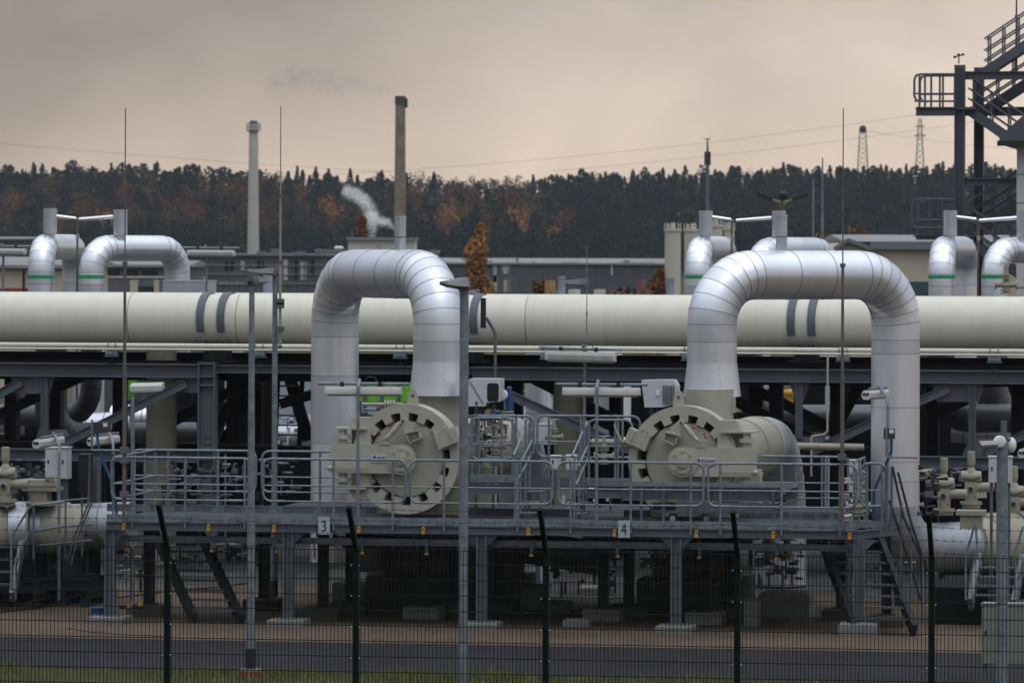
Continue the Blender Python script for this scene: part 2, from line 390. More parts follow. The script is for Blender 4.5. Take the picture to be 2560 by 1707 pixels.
# ------------------------------------------------------------------ far buildings
def hall(name, label, px0, px1, pyt, Y, depth, wall, roof, pitch=0., pym=None, windows=None, over=.3, cat='building'):
    a = W(px0, pyt, Y); b = W(px1, pyt, Y); zt = a.z
    root = thing(name, label, cat, (a.x, Y, 0), WM)
    MB().bb(a.x, b.x, Y, Y+depth, 0, zt).build('wall', wall, root, WM)
    r = MB()
    if pitch:
        poly = [(a.x-over, Y-over, zt+.01), (a.x-over, Y-over, zt+.16), (a.x-over, Y+depth/2, zt+pitch), (a.x-over, Y+depth+over, zt+.16), (a.x-over, Y+depth+over, zt+.01)]
        r.prism(poly, (b.x-a.x+2*over, 0, 0))
    else: r.bb(a.x-over*.5, b.x+over*.5, Y-over, Y+depth+over, zt+.005, zt+.22)
    r.build('roof', roof, root, WM)
    for w in windows or []:
        x0, x1, y0, y1, m, nm = w
        A = W(x0, y0, Y); B = W(x1, y1, Y)
        MB().bb(A.x, B.x, Y-.06, Y-.003, B.z, A.z).build(nm, m, root, WM)
    return root
wl = [(1245+i*46, 1258+i*46, 668, 700, wallw if i in (1,) else bluelt, 'window') for i in range(9)]
h1 = hall('industrial_shed', 'long dark grey shed with a pale roof edge below the forest', 1100, 1668, 661, 400, 30, wallg, roofm, .5,
     windows=[(1232,1242,663,705,bluelt,'panel'),(1255,1273,663,685,wallw,'panel'),(1232,1246,688,730,wallb,'door'),(1256,1273,700,730,wallb,'door'),(1385,1398,672,690,steel,'window'),(1527,1532,662,688,wallw,'downpipe'),(1455,1480,670,684,wallg,'window')])
mb = MB()
for i in range(44):
    x = W(1105+i*12.6, 661, 400).x; z = W(0, 661, 400).z
    mb.bb(x, x+.09, 399.86, 399.99, .2, z-.3)
mb.build('cladding_ribs', steel, h1, WM)
hall('factory_building', 'dilapidated grey factory block with pale roof lines at left', 470, 830, 640, 380, 25, wallg, wallg, .2,
     windows=[(560,585,652,676,steeld,'window'),(600,615,652,676,bluelt,'window'),(640,660,652,676,steeld,'window'),(705,722,648,700,wallw,'panel'),(730,745,648,700,steeld,'window'),(752,765,655,700,wallw,'panel'),(772,790,650,690,steeld,'window'),(500,520,690,730,bluelt,'panel'),(545,640,706,712,wallw,'ledge')])
def roofstuff(root, Y, pyt, items, m=wallg):
    q = MB()
    for x0, x1, dy in items: a = W(x0, pyt-dy, Y); b = W(x1, pyt, Y); q.bb(a.x, b.x, Y+1, Y+3, b.z, a.z)
    q.build('roof_plant', m, root, WM)
roofstuff(h1, 400, 660, [(1215,1232,8),(1290,1296,14),(1330,1338,6),(1405,1450,5),(1480,1500,4),(1540,1640,5),(1560,1575,10)], roofm)
hf = bpy.data.objects['factory_building']; roofstuff(hf, 380, 638, [(480,530,14),(560,572,22),(640,660,10),(675,700,16),(735,760,10),(790,800,18)])
q = MB()
for i in range(26): a = W(478+i*13.4, 646, 380); b = W(481+i*13.4, 735, 380); q.bb(a.x, b.x, 379.9, 379.97, .1, a.z)
q.build('wall_ribs', steel, hf, WM); q = MB()
for y in (662, 684, 707): a = W(474, y, 380); b = W(826, y+3, 380); q.bb(a.x, b.x, 379.8, 379.89, b.z, a.z)
q.build('ledges', roofm, hf, WM)
fb = hall('derelict_building', 'blurred grey ruin with pale ledges between the silver pipe legs', 250, 470, 668, 300, 14, wallg, roofm, .4,
     windows=[(262,400,663,668,roofm,'ledge'),(262,420,690,695,wallw,'ledge'),(325,345,700,735,wallb,'panel'),(345,385,716,735,steeld,'doorway'),(385,398,700,735,wallb,'panel'),(270,300,676,688,steeld,'window'),(310,345,676,688,steeld,'window'),(355,395,676,688,steeld,'window')])
hall('tan_hall', 'tan rendered hall with an orange base stripe at the left edge', -60, 196, 671, 220, 16, wallb, roofm, .5,
     windows=[(-60,72,720,729,orange,'base_stripe'),(57,62,675,728,steeld,'downpipe'),(-60,196,671,674,steeld,'gutter')])
hall('pale_hall', 'flat pale grey hall just above the tan hall on the left', -80, 84, 600, 420, 20, wallg, roofm, .3)
hall('roof_house', 'pale square plant house rising behind the left silver pipe loop', 870, 1036, 600, 430, 12, wallw, roofm, 0, windows=[(940,952,610,620,wallb,'vent')])
hall('low_annex', 'low pale annex directly right of the pale plant house', 1036, 1092, 632, 435, 10, wallw, roofm, 0)
hall('low_store', 'small pale store behind the lamp head left of the silver loop', 790, 842, 630, 440, 10, wallw, roofm, 0)
# warehouse on the right with a blue grey gable
Y0 = 210
wr = thing('warehouse', 'pale beige warehouse with blue grey roof edge and green door at right', 'building', (W(2085,735,Y0).x, Y0, 0), WM)
P = lambda x, y, Y=Y0: W(x, y, Y)
zt = P(2176, 622).z
MB().bb(P(2176,622).x, P(2640,622).x, Y0, Y0+18, 0, zt).build('wall', wallb, wr, WM)
MB().prism([P(2060,640), P(2118,602), P(2176,622), (P(2176,622).x, Y0, 0), (P(2060,622).x, Y0, 0)], (0, 18, 0)).build('gable', wallb, wr, WM)
MB().bb(P(2176,622).x, P(2640,622).x, Y0-.3, Y0-.02, zt-.02, zt+.28).build('fascia', roofb, wr, WM)
m = MB(); m.beam(P(2118,600)+Vector((0,-.15,0)), P(2178,622)+Vector((0,-.15,0)), .3, .16); m.beam(P(2056,642)+Vector((0,-.15,0)), P(2118,600)+Vector((0,-.15,0)), .3, .16); m.build('verge_board', roofb, wr, WM)
r_ = MB(); a = P(2110,602); b_ = P(2640,602)
r_.prism([(a.x, Y0+.1, zt+.3), (a.x, Y0+9, zt+.62), (a.x, Y0+18, zt+.3)], (b_.x-a.x, 0, 0)); r_.build('roof', roofm, wr, WM)
A = P(2264,704); B = P(2322,750); MB().bb(A.x, B.x, Y0-.08, Y0-.005, 0, A.z).build('door', mat('dark_green_door', (.02,.06,.06), .6), wr, WM)
# silos
root0 = None
def silo(px0, px1, pyt, Y, label):
    a = W(px0, pyt, Y); b = W(px1, pyt, Y); r = (b.x-a.x)/2; c = (a.x+b.x)/2; z = a.z
    t = thing('concrete_silo', label, 'silo', (c, Y, 0), WM, group='concrete silos behind the pipeline')
    MB(28).lathe((c, Y, 0), (0,0,1), [(0, r), (z-.15, r), (z-.15, r+.06), (z, r+.06)], 28).build('shell', silo_m, t, WM)
    m = MB(14).lathe((c, Y, z), (0,0,1), [(0, r*.35), (.35, r*.33), (.36, .1)], 14); m.cyl((c-r*.6, Y, z), (c-r*.6, Y, z+.3), .08, n=8); m.build('roof_hatch', silo_m, t, WM)
    m = MB(6)
    for k in range(8): m.cyl((c+r*math.cos(k*PI/4), Y+r*math.sin(k*PI/4), z), (c+r*math.cos(k*PI/4), Y+r*math.sin(k*PI/4), z+.35), .03, n=5)
    m.build('top_railing', silo_m, t, WM)
silo(1662, 1702, 572, 300, 'pale concrete silo standing alone, leftmost of the silo group')
silo(1711, 1756, 573, 305, 'pale concrete silo, second from the left, beside the leftmost one')
silo(1776, 1806, 562, 318, 'pale concrete silo behind the short silver cylinder')
silo(1810, 1836, 570, 315, 'narrow pale concrete silo at the right end of the silo group')
# chimneys
p = W(634, 310, 800); c1 = thing('chimney', 'slim pale grey chimney with a railed top platform', 'chimney', (p.x, 800, 0), WM)
MB(20).tube([(p.x,800,0), (p.x,800,p.z-4.2), (p.x,800,p.z)], [1.0,.76,.72]).build('shaft', mat('pale_chimney', (.40,.38,.36), .8, 0, .1, .2), c1, WM)
m = MB(16).lathe((p.x,800,p.z-3.2), (0,0,1), [(2.0,.8),(2.01,1.1),(2.16,1.1),(2.17,.8)], 16)
for k in range(14):
    a = k*2*PI/14; m.cyl((p.x+1.08*math.cos(a),800+1.08*math.sin(a),p.z-1.1), (p.x+1.08*math.cos(a),800+1.08*math.sin(a),p.z+.1), .035, n=5)
for z in (-.5, .1): m.tube([(p.x+1.08*math.cos(k*PI/8),800+1.08*math.sin(k*PI/8),p.z+z) for k in range(17)], .035, 5)
m.build('platform', steel, c1, WM)
MB(16).cyl((p.x,800,p.z), (p.x,800,p.z+.5), .62).build('flue', steel, c1, WM)
p = W(1001, 242, 850); c2 = thing('brick_chimney', 'tall brown brick chimney with a blackened top', 'chimney', (p.x, 850, 0), WM)
MB(24).tube([(p.x,850,0), (p.x,850,p.z)], [1.05,.84]).build('shaft', brick, c2, WM)
MB(24).lathe((p.x,850,p.z-1.4), (0,0,1), [(0,.88),(.01,.93),(1.5,.93),(1.51,.6)], 24).build('sooty_cap', mat('sooty_brick', (.05,.042,.035), .9, 0, .3, .6), c2, WM)
m = MB(); m.bb(p.x+.8, p.x+1.25, 849.2, 849.9, p.z-1.9, p.z-.3); m.build('top_cabinet', steeld, c2, WM)
m = MB()
for i in range(60): m.bb(p.x+.3, p.x+.62, 849.02, 849.08, p.z-3-i*.8, p.z-2.95-i*.8)
m.build('ladder', steeld, c2, WM)
# pylons, mast, power lines
def lattice(px, pyt, pyb, Y, w0, w1, label, head=None, nm='lattice_tower'):
    p = W(px, pyt, Y); zb = W(px, pyb, Y).z-6; h = p.z-zb
    t = thing(nm, label, 'tower', (p.x, Y, zb), WM); m = MB(5); k = 9
    def pt(i, q):
        s = w0+(w1-w0)*i/k; return Vector((p.x+(q[0])*s/2, Y+q[1]*s/2, zb+h*i/k))
    cs = [(-1,-1),(1,-1),(1,1),(-1,1)]
    for i in range(k):
        for j in range(4):
            m.cyl(pt(i, cs[j]), pt(i+1, cs[j]), .10, n=4); m.cyl(pt(i, cs[j]), pt(i+1, cs[(j+1)%4]), .05, n=4); m.cyl(pt(i+1, cs[j]), pt(i, cs[(j+1)%4]), .05, n=4)
    m.build('lattice_frame', steeld, t, WM)
    return t, p
t, p = lattice(2157, 330, 388, 1500, 3.2, 1.9, 'lattice water tower with a round head on the ridge')
MB(16).lathe((p.x,1500,p.z-.3), (0,0,1), [(0,.7),(.3,1.05),(1.5,1.1),(1.8,.8),(2.1,.7),(2.2,.2)], 16).build('tower_head', steeld, t, WM)
t, p = lattice(2300, 296, 380, 1500, 2.6, .8, 'lattice pylon with crossarms just left of the stair tower', nm='pylon')
m = MB()
for z, w in ((-2.5, 1.4), (-5.3, 1.8)): m.beam((p.x-w,1500,p.z+z), (p.x+w,1500,p.z+z), .15, .25); m.beam((p.x-w,1500,p.z+z), (p.x,1500,p.z+z+.8), .12, .12); m.beam((p.x+w,1500,p.z+z), (p.x,1500,p.z+z+.8), .12, .12)
m.build('crossarm', steeld, t, WM)
p = W(1769, 346, 520); t = thing('radio_mast', 'slim grey mast with antenna crown rising before the dark forest', 'mast', (p.x, 520, 0), WM)
MB(8).tube([(p.x-.05,520,0), (p.x,520,p.z-2.2), (p.x,520,p.z)], [.28,.17,.06]).build('pole', steel, t, WM)
m = MB(6)
for k in range(4):
    a = k*PI/2+.4; m.bb(p.x+.28*math.cos(a)-.08, p.x+.28*math.cos(a)+.08, 520+.28*math.sin(a)-.08, 520+.28*math.sin(a)+.08, p.z-2.8, p.z-1.4)
    m.cyl((p.x, 520, p.z-.2), (p.x+.45*math.cos(a), 520+.45*math.sin(a), p.z), .03, n=4)
m.build('antenna', steeld, t, WM)
def wire(pts, Y, label, sag=0, r=.035):
    P = []
    for i in range(25):
        f = i/24.; a = W(*pts[0], Y).lerp(W(*pts[1], Y), f); a.z -= sag*4*f*(1-f); P.append(a)
    o = MB(4).tube(P, r).build('power_line', steeld, None, WM); tag(o, label, 'cable', 'power lines crossing the sky')
wire([(760,440),(2310,285)], 1300, 'upper power line rising to the pylon at right', 2.0, .045)
wire([(1380,428),(2700,262)], 1300, 'lower power line rising past the lattice water tower', 1.5, .045)
wire([(2150,325),(2560,375)], 1300, 'power line falling to the right behind the stair tower', .5, .04)
wire([(-150,345),(1000,432)], 1300, 'faint power line above the trees at the left edge', .6, .04)
# three-armed street lamp far behind
p = W(1955, 735, 170); t = thing('three_arm_street_lamp', 'street lamp with three dark heads above the right silver loop', 'street lamp', (p.x,170,0), WM)
zt = W(1955, 512, 170).z
MB(8).cyl((p.x,170,0), (p.x,170,zt), .1, .07).build('pole', mat('tarnished_pole', (.15,.14,.07), .6), t, WM)
m = MB(6)
for s in (-1, 1): m.tube([(p.x,170,zt-.1), (p.x+s*.12,170,zt+.08), (p.x+s*.45,170,zt+.2)], [.09,.06,.05])
m.tube([(p.x,170,zt-.1), (p.x,169.9,zt+.15), (p.x,169.6,zt+.2)], [.07,.05,.04]); m.build('arm', mat('tarnished_arm', (.15,.14,.07), .6), t, WM)
for s in (-1, 1):
    MB().beam((p.x+s*.34,170,zt+.17), (p.x+s*.88,170,zt+.36), .26, .13).build('lamp_head', black, t, WM)
MB(10).ball((p.x,169.5,zt+.33), .16, 10).build('lamp_head', black, t, WM)
p = W(850, 622, 260); t = thing('street_lamp', 'small white street lamp head poking out behind the left silver loop', 'street lamp', (W(868,640,260).x,260,0), WM)
MB(8).tube([(W(868,640,260).x,260,0), W(868,633,260), W(860,622,260)], [.06,.05,.04]).build('pole', galv, t, WM)
MB(10).ball(W(847,620,260), .25, 10, (1.05,.6,.5)).build('lamp_head', white, t, WM)
for px, pt, lb in ((880, 575, 'thin antenna rod on the pale plant house'),):
    a = W(px, pt, 430); b = W(px, 600, 430); tag(MB(5).cyl(b, a, .05, .03).build('antenna_rod', galv, None, WM), lb, 'antenna')
# ------------------------------------------------------------------ clad pipes
def elbow(p0, d0, d1, Rb, n):
    """arc from p0 heading d0 turning to d1 (perpendicular unit vectors)"""
    c = p0+d1*Rb; out = []
    for i in range(n+1):
        a = PI/2*i/n; out.append(c-d1*Rb*math.cos(a)+d0*Rb*math.sin(a))
    return out
def clad(P, r, seams, parent, name='pipe', m=None, n=40, mats=None, frame=WM, bead=.005, width=.006):
    mb = MB(n); mb.tube(P, r, n)
    if mats is None:
        for i in range(len(P)-1):
            k = random.choice([0, 0, 2, 3])
            for j in range(n): mb.m[i*n+j] = k
    # seams: indices or (point, dir) pairs
    mb.mi = 1
    for c, d in seams:
        d = d.normalized(); mb.lathe(Vector(c)-d*width, d, [(0, r-.002), (.001, r+bead), (width*2-.001, r+bead*.6), (width*2, r-.002)], n)
    return mb.build(name, mats or [silver, seam, silverb, silverc], parent, frame)
def uloop(name, label, A, B, r, ztop, z0A, z0B, Rb, parentmat=None, ng=7, mids=1, group=None, leg_seams=None, base=None):
    """inverted-U pipe: leg at A (x,y), leg at B, centreline top ztop"""
    A = Vector((A[0], A[1], 0)); B = Vector((B[0], B[1], 0)); h = (B-A).normalized(); up = Vector((0,0,1))
    t = thing(name, label, 'pipe', (A.x, A.y, 0), WM, group=group)
    e1 = elbow(A+up*(ztop-Rb), up, h, Rb, ng); e2 = elbow(B-h*Rb+up*ztop, h, -up, Rb, ng)
    P = [A+up*z0A, A+up*(ztop-Rb-.31)]+e1+e2+[B+up*(ztop-Rb-.3)]+[B+up*z for z in sorted(leg_seams or [], reverse=True)]+[B+up*z0B]
    S = []
    def jt(L):
        for i, p in enumerate(L):
            a = L[max(0, i-1)]; b = L[min(len(L)-1, i+1)]; S.append((p, b-a))
    jt(e1); jt(e2)
    S[0] = (e1[0], up); S[ng+1] = (e2[0], h)
    S.append((A+up*(ztop-Rb-.3), up)); S.append((B+up*(ztop-Rb-.3), up))
    L = (e2[0]-e1[-1]).length
    for i in range(mids): S.append((e1[-1].lerp(e2[0], (i+1)/(mids+1)), h))
    for z in leg_seams or []: S.append((B+up*z, up))
    clad(P, r, S, t, 'pipe_run')
    return t, e1, e2
# large left loop: near leg right (over receiver nozzle), far leg left
def P2(px, Y): a, b = ray(px, 1000); return (a*Y, Y)
YA, YB = 87.4, 91.4
zt = W(1095, 686.5, YA).z
def riv(parent, pts):
    m = MB(5)
    for p in pts: m.ball(p, .011, 5)
    m.build('rivets', seam, parent, WM)
A = P2(1094.5, YA); B = P2(837, YB)
l1, e1, e2 = uloop('pipe_loop', 'big silver clad pipe arch over the left beige pig receiver', A, B, .435, zt, W(1095,915,YA).z, .6, .86, mids=2, leg_seams=[4.0, 2.78, 2.0, 1.2], group='big silver pipe arches')
def cone(parent, c, pyt, pyb, Y, r0, r1):
    zt_ = W(c, pyt, Y).z; zb = W(c, pyb, Y).z; x, y = P2(c, Y)
    MB(40).lathe((x, y, zb), (0,0,1), [(0, r1-.02), (0, r1), (zt_-zb, r0+.006), (zt_-zb+.02, r0+.006), (zt_-zb+.02, r0-.01)], 40).build('cone_sleeve', silver, parent, WM)
    riv(parent, [(x+(r0+(r1-r0)*(1-f))*math.sin(.25)+0.0, y-(r0+(r1-r0)*(1-f))*math.cos(.25)-.004, zb+(zt_-zb)*f) for f in (.1,.3,.5,.7,.9)])
cone(l1, 1095, 907, 988, YA, .435, .50)
riv(l1, [(B[0]+.435*math.sin(.55), B[1]-.435*math.cos(.55), z) for z in np.arange(2.9, 5.0, .25)])
def stub(px, pyt, pyb, Y, r, parent):
    c = P2(px, Y); z1 = W(px, pyt, Y).z; z0 = W(px, pyb, Y).z
    MB(24).lathe((c[0], c[1], z0), (0,0,1), [(0, r), (z1-z0-.03, r), (z1-z0-.03, r+.008), (z1-z0, r+.008)], 24).build('vent_stub', silverd, parent, WM)
    m = MB(24); zm = z0+(z1-z0)*.42; m.lathe((c[0], c[1], zm), (0,0,1), [(0,r-.001),(0,r+.006),(.02,r+.006),(.02,r-.001)], 24)
    for a in (-.9, .5, -.2): m.ball((c[0]+r*math.sin(a), c[1]-r*math.cos(a), z1-.06), .012, 5)
    m.build('stub_collar', seam, parent, WM)
stub(999.5, 540, 634, 88.9, .098, l1)
YC, YD = 87.3, 89.6
zt2 = W(1780, 687.5, YC).z
C = P2(1779.5, YC); D = P2(2238.5, YD)
l2, e1, e2 = uloop('pipe_loop', 'big silver clad pipe arch over the right beige pig receiver', C, D, .435, zt2, W(1780,915,YC).z, 1.75, .86, mids=2, leg_seams=[4.48, 3.52, 2.55, 2.2], group='big silver pipe arches')
cone(l2, 1780, 911, 990, YC, .435, .505)
riv(l2, [(C[0]+.435*math.sin(.12), C[1]-.435*math.cos(.12), z) for z in np.arange(4.28, 4.7, .12)])
stub(1952.5, 537, 634, 88.2, .1, l2)
# lower elbow of the right leg and the horizontal run to the right
hd = Vector((math.cos(R(40)), math.sin(R(40)), 0)); Dv = Vector((D[0], D[1], 0)); up = Vector((0,0,1))
e = elbow(Dv+up*1.78, -up, hd, .8, 6); S = [(e[i], e[min(6,i+1)]-e[max(0,i-1)]) for i in range(7)]
endp = e[-1]+hd*1.35
for k in range(4): S.append((e[-1]+hd*(.3+k*.36), hd))
clad(e+[endp], .43, S, l2, 'lower_bend', mats=[clado, bluelt])
# ------------------------------------------------------------------ rear smaller loops
def rear_pair(xa, xa2, xb, xb2, ytop, lab, g='rear silver pipe arches', LY=None):
    Y1 = 124.; r = .325
    for (x1, x2, lb, yy) in ((xa, xa2, lab[0], ytop), (xb, xb2, lab[1], ytop+3)):
        Y2 = 129.5 if abs(x2-x1) < 120 else 126.5
        A = P2(x1, Y1); B = P2(x2, Y2); z = W(x1, yy+32.5, Y1).z
        t, e1, e2 = uloop('rear_pipe_loop', lb, A, B, r, z, .5, .5, .62 if abs(x2-x1) < 120 else .6, ng=5, mids=0, group=g)
        zg = W(x1, 692, Y1).z
        MB(40).lathe((A[0], A[1], zg-.045), (0,0,1), [(0,r),(0,r+.006),(.09,r+.006),(.09,r)], 40).build('green_band', greens, t, WM)
        m = MB()
        for k in range(13):
            a = (k-6)*.24; m.box((A[0]+(r+.007)*math.sin(a), A[1]-(r+.007)*math.cos(a), zg), (.012,.012,.09), Matrix.Rotation(a, 3, 'Z'))
        m.build('band_marks', mat('pale_green', (.05,.42,.18), .5), t, WM)
def drum(px, pyt, pyb, label, Y=124.6, r=.17):
    c = P2(px, Y); z1 = W(px, pyt, Y).z; z0 = W(px, pyb, Y).z
    t = thing('vent_cylinder', label, 'cylinder', (c[0], c[1], z0), WM, group='upright silver cylinders on the rear pipes')
    MB(28).lathe((c[0], c[1], z0-.15), (0,0,1), [(0, r*.7), (.15, r*.7), (.15, r), (.2, r), (.2, r+.006), (.215, r+.006), (.215, r), (z1-z0+.1, r), (z1-z0+.1, r+.006), (z1-z0+.115, r+.006), (z1-z0+.115, r), (z1-z0+.15, r), (z1-z0+.15, r-.02)], 28).build('casing', silverd, t, WM)
    m = MB(5); m.tube([(c[0]-r-.0,c[1],z0+.22), (c[0]-r-.12,c[1],z0+.24)], .012); m.build('sensor', steel, t, WM)
def arm(a, b, label, Y=124.6):
    tag(MB(12).cyl(W(*a, Y), W(*b, Y), .05).build('sensor_tube', silver, None, WM), label, 'tube', 'bright connecting tubes between the upright cylinders')
def post(px, pyt, label, Y=124.2, r=.026):
    c = P2(px, Y); z1 = W(px, pyt, Y).z
    t = thing('sensor_post', label, 'post', (c[0], c[1], 0), WM, group='dark posts between the rear pipes')
    MB(8).cyl((c[0],c[1],0), (c[0],c[1],z1), r+.008, r).build('pole', rust, t, WM)
    m = MB(8).ball((c[0],c[1]-.03,z1), .045, 8); m.bb(c[0]-.03, c[0]+.05, c[1]-.05, c[1]+.02, z1-.5, z1-.36); m.build('fitting', beiged, t, WM)
rear_pair(102, 186, 228, 442, 585, ('leftmost rear silver pipe arch with a green band', 'wide rear silver pipe arch with green band on the left'))
rear_pair(1744, 1812, 1893, 2068, 590, ('rear silver arch with green band left of the right big arch', 'rear silver arch half hidden behind the right big arch'))
rear_pair(2353, 2412, 2485, 2690, 590, ('rear silver arch with green band under the stair tower', 'rear silver arch cut by the right picture edge'))
drum(124, 521, 584, 'upright silver cylinder on the leftmost rear arch')
drum(300, 524, 588, 'upright silver cylinder on the wide left rear arch')
drum(1763, 527, 589, 'upright silver cylinder on the rear arch beside the silos')
drum(1946, 527, 592, 'upright silver cylinder behind the vent stub of the right big arch')
drum(2374, 526, 589, 'upright silver cylinder in front of the stair tower legs')
drum(2560, 528, 592, 'upright silver cylinder at the right picture edge')
arm((141,541), (190,547), 'short connecting tube beside the leftmost upright cylinder'); arm((198,549), (283,542), 'connecting tube running to the cylinder of the wide left arch')
arm((1780,543), (1827,550), 'short connecting tube in front of the silos'); arm((1840,552), (1929,545), 'connecting tube running to the cylinder behind the vent stub')
arm((2391,543), (2440,549), 'short connecting tube in front of the stair tower'); arm((2448,552), (2541,545), 'connecting tube running to the right picture edge')
post(192, 548, 'thin brown post between the two left rear arches'); post(1828, 552, 'thin post between the rear arches near the silos'); post(2444, 552, 'thin dark post between the two right rear arches')
def tbox(px0, px1, pyt, pyb, ly, d, name, label, m, cat, lid=None):
    a = Q(px0, pyt, ly); b = Q(px1, pyb, ly); t = thing(name, label, cat, ((a.x+b.x)/2, ly, b.z))
    MB().bb(a.x, b.x, ly, ly+d, b.z, a.z).build('casing', m, t)
    MB().bb(a.x-.02, b.x+.02, ly-.02, ly+d+.02, a.z+.001, a.z+.03).build('lid', lid or m, t)
    return t, a, b
tbox(407, 518, 704, 745, 38.5, 1.0, 'clad_box', 'silver clad box at the foot of the wide left rear arch', silverd, 'box')
tag(MB(20).lathe(Q(672,745,30), (0,0,1), [(0,.13),(.62,.13),(.63,.14),(.66,.14)], 20).build('vent_stub', bluelt, None), 'pale vent stub behind the pipeline beside the two lamp posts', 'pipe', 'vent stubs behind the pipeline')
tag(MB(20).lathe(Q(1404,745,24), (0,0,1), [(0,.085),(.44,.085),(.45,.09),(.47,.09)], 20).build('vent_stub', bluelt, None), 'pale vent stub beside the lamp behind the middle of the pipeline', 'pipe', 'vent stubs behind the pipeline')
tag(MB(20).lathe(Q(1676,745,24), (0,0,1), [(0,.085),(.40,.085),(.41,.09),(.43,.09)], 20).build('vent_stub', bluelt, None), 'pale vent stub at the foot of the leftmost silo', 'pipe', 'vent stubs behind the pipeline')
# far clutter just above the pipeline
def pile(px0, px1, pyt, ly, m, label, n=3):
    a = Q(px0, pyt, ly); b = Q(px1, pyt, ly); t = thing('material_stack', label, 'stack', ((a.x+b.x)/2, ly, 0), group='stacks of material far behind the pipeline')
    for k in range(n):
        f0 = k/n; MB().bb(a.x+(b.x-a.x)*f0, a.x+(b.x-a.x)*(f0+.85/n), ly+.2*k, ly+2+.2*k, 0, a.z*(1-.12*((k*7)%3))).build('bundle', m, t)
pile(1592, 1628, 700, 190, mat('red_pallets', (.16,.07,.05), .9, 0, .4, 1.5), 'reddish brown stack left of the small orange tree')
pile(1362, 1392, 702, 190, mat('ochre_panels', (.30,.19,.07), .9, 0, .3, 1.5), 'ochre stack below the long grey shed', 2)
pile(1420, 1500, 724, 188, wallw, 'low white blocks just above the pipeline', 4)
# ------------------------------------------------------------------ main pipeline
LY = 14.0
XL, XR = X(-260, LY), X(2840, LY)
axz = Q(0, 795, LY).z
pl = thing('main_pipeline', 'thick cream coloured pipeline running across the whole picture', 'pipeline', (X(1280,LY), LY, axz))
m = MB(64); m.tube([(XL,LY,axz), (XR,LY,axz)], .5, 64); m.mi = 1
for px in (330, 600, 1320): m.lathe((X(px,LY),LY,axz), (1,0,0), [(0,.499),(.001,.5025),(.02,.5025),(.021,.499)], 64)
m.mi = 0
m.lathe((X(1322,LY),LY,axz), (1,0,0), [(0,.49),(.06,.525),(X(1518,LY)-X(1322,LY)-.06,.525),(X(1518,LY)-X(1322,LY),.49)], 64)
m.build('pipe', [cream, beiged], pl)
for px in (520, 571, 1148, 1200, 1990, 2041):
    x = X(px, LY); m = MB(40)
    n = 28; vs = []
    for sx in (-.075, .075):
        for rr in (.502, .535):
            for k in range(n+1):
                a = -R(118)+R(236)*k/n; vs.append((x+sx-.11*rr*math.sin(a), LY-rr*math.sin(a), axz+rr*math.cos(a)))
    k = n+1; fs = []
    for i in range(n): fs += [(2*k+i, 2*k+i+1, i+1, i)]+[(k+i, k+i+1, 3*k+i+1, 3*k+i)]+[(i, i+1, k+i+1, k+i)]+[(3*k+i, 3*k+i+1, 2*k+i+1, 2*k+i)]
    m.add(vs, fs)
    for s in (-1, 1):
        x = X(px, LY)+.05*s
        m.bb(x-.09, x+.09, LY+s*.50-.06, LY+s*.50+.06, axz-.40, axz-.385); m.bb(x-.09, x-.078, LY+s*.5-.06, LY+s*.5+.06, axz-.5, axz-.40); m.bb(x+.078, x+.09, LY+s*.5-.06, LY+s*.5+.06, axz-.5, axz-.40)
        m.cyl((x, LY+s*.52, axz-.45), (x, LY+s*.52, axz-.34), .022, n=8)
    m.build('clamp_band', steel, pl)
for px in (543, 1174, 2015):
    x = X(px, LY); zb = Q(px, 908, LY).z; m = MB()
    m.bb(x-.2, x+.2, LY-.28, LY+.28, zb+.06, axz-.46); m.bb(x-.34, x+.34, LY-.42, LY+.42, zb+.02, zb+.05)
    for s in (-1, 1): m.bb(x+s*.2-.01, x+s*.2+.02, LY-.32, LY+.32, zb+.05, axz-.42)
    m.build('saddle', steeld, pl)
# unseen pipelines added behind to shade the rack
for i, ly in enumerate((15.6, 17.2, 18.8)):
    tag(MB(40).cyl((XL,ly,axz-.02), (XR,ly,axz-.02), .5).build('shade_pipeline', cream, None), 'unseen cream pipeline added behind the front one for shade, %s in the row' % ('second','third','fourth')[i], 'pipeline', 'unseen pipelines added on the rack for shade')
# thin pipes under it
tp = thing('small_pipe', 'slim cream pipe clamped along under the thick pipeline', 'pipe', (X(1280,13.35), 13.35, Q(1280,866,13.35).z))
za = Q(0, 861, 13.35).z; zb_ = Q(0, 870.3, 13.3).z
MB(16).cyl((XL,13.35,za), (XR,13.35,za), .045).build('pipe', cream, tp)
tp2 = thing('thin_pipe', 'thinnest cream pipe directly below the slim one', 'pipe', (X(1280,13.3), 13.3, zb_))
MB(10).cyl((XL,13.3,zb_), (XR,13.3,zb_), .021).build('pipe', cream, tp2)
m = MB(12); x = X(2069, 13.2, 1000); pts = [(x,13.2,zb_), (x,13.2,Q(2069,1082,13.2).z+.04), (x-.06,13.2,Q(2069,1086,13.2).z), (X(2030,13.2),13.2,Q(2030,1090,13.2).z), (X(2028,13.2),13.2,Q(2028,1094,13.2).z), (X(2028,13.2),13.2,Q(2028,1190,13.2).z)]
m.tube(pts, .021, 10); m.build('drop_pipe', beige, tp2)
zbt = Q(0, 907, 13.5).z      # top of rack beam
c0 = thing('pipe_clamp', 'galvanised clamp holding the slim pipes left of the brown rod', 'clamp', (0,0,0), group='pipe clamps under the pipeline')
m = MB(10)
for s in (-.075, .075): m.tube([(s,.0+.06*math.cos(a),.0+.06*math.sin(a)) for a in [R(d) for d in range(-30, 211, 30)]], .011, 6)
for s in (-.075, .075): m.bb(s-.02, s+.02, -.06, .06, -.11, -.045)
m.build('u_bolt', galv, c0, None)
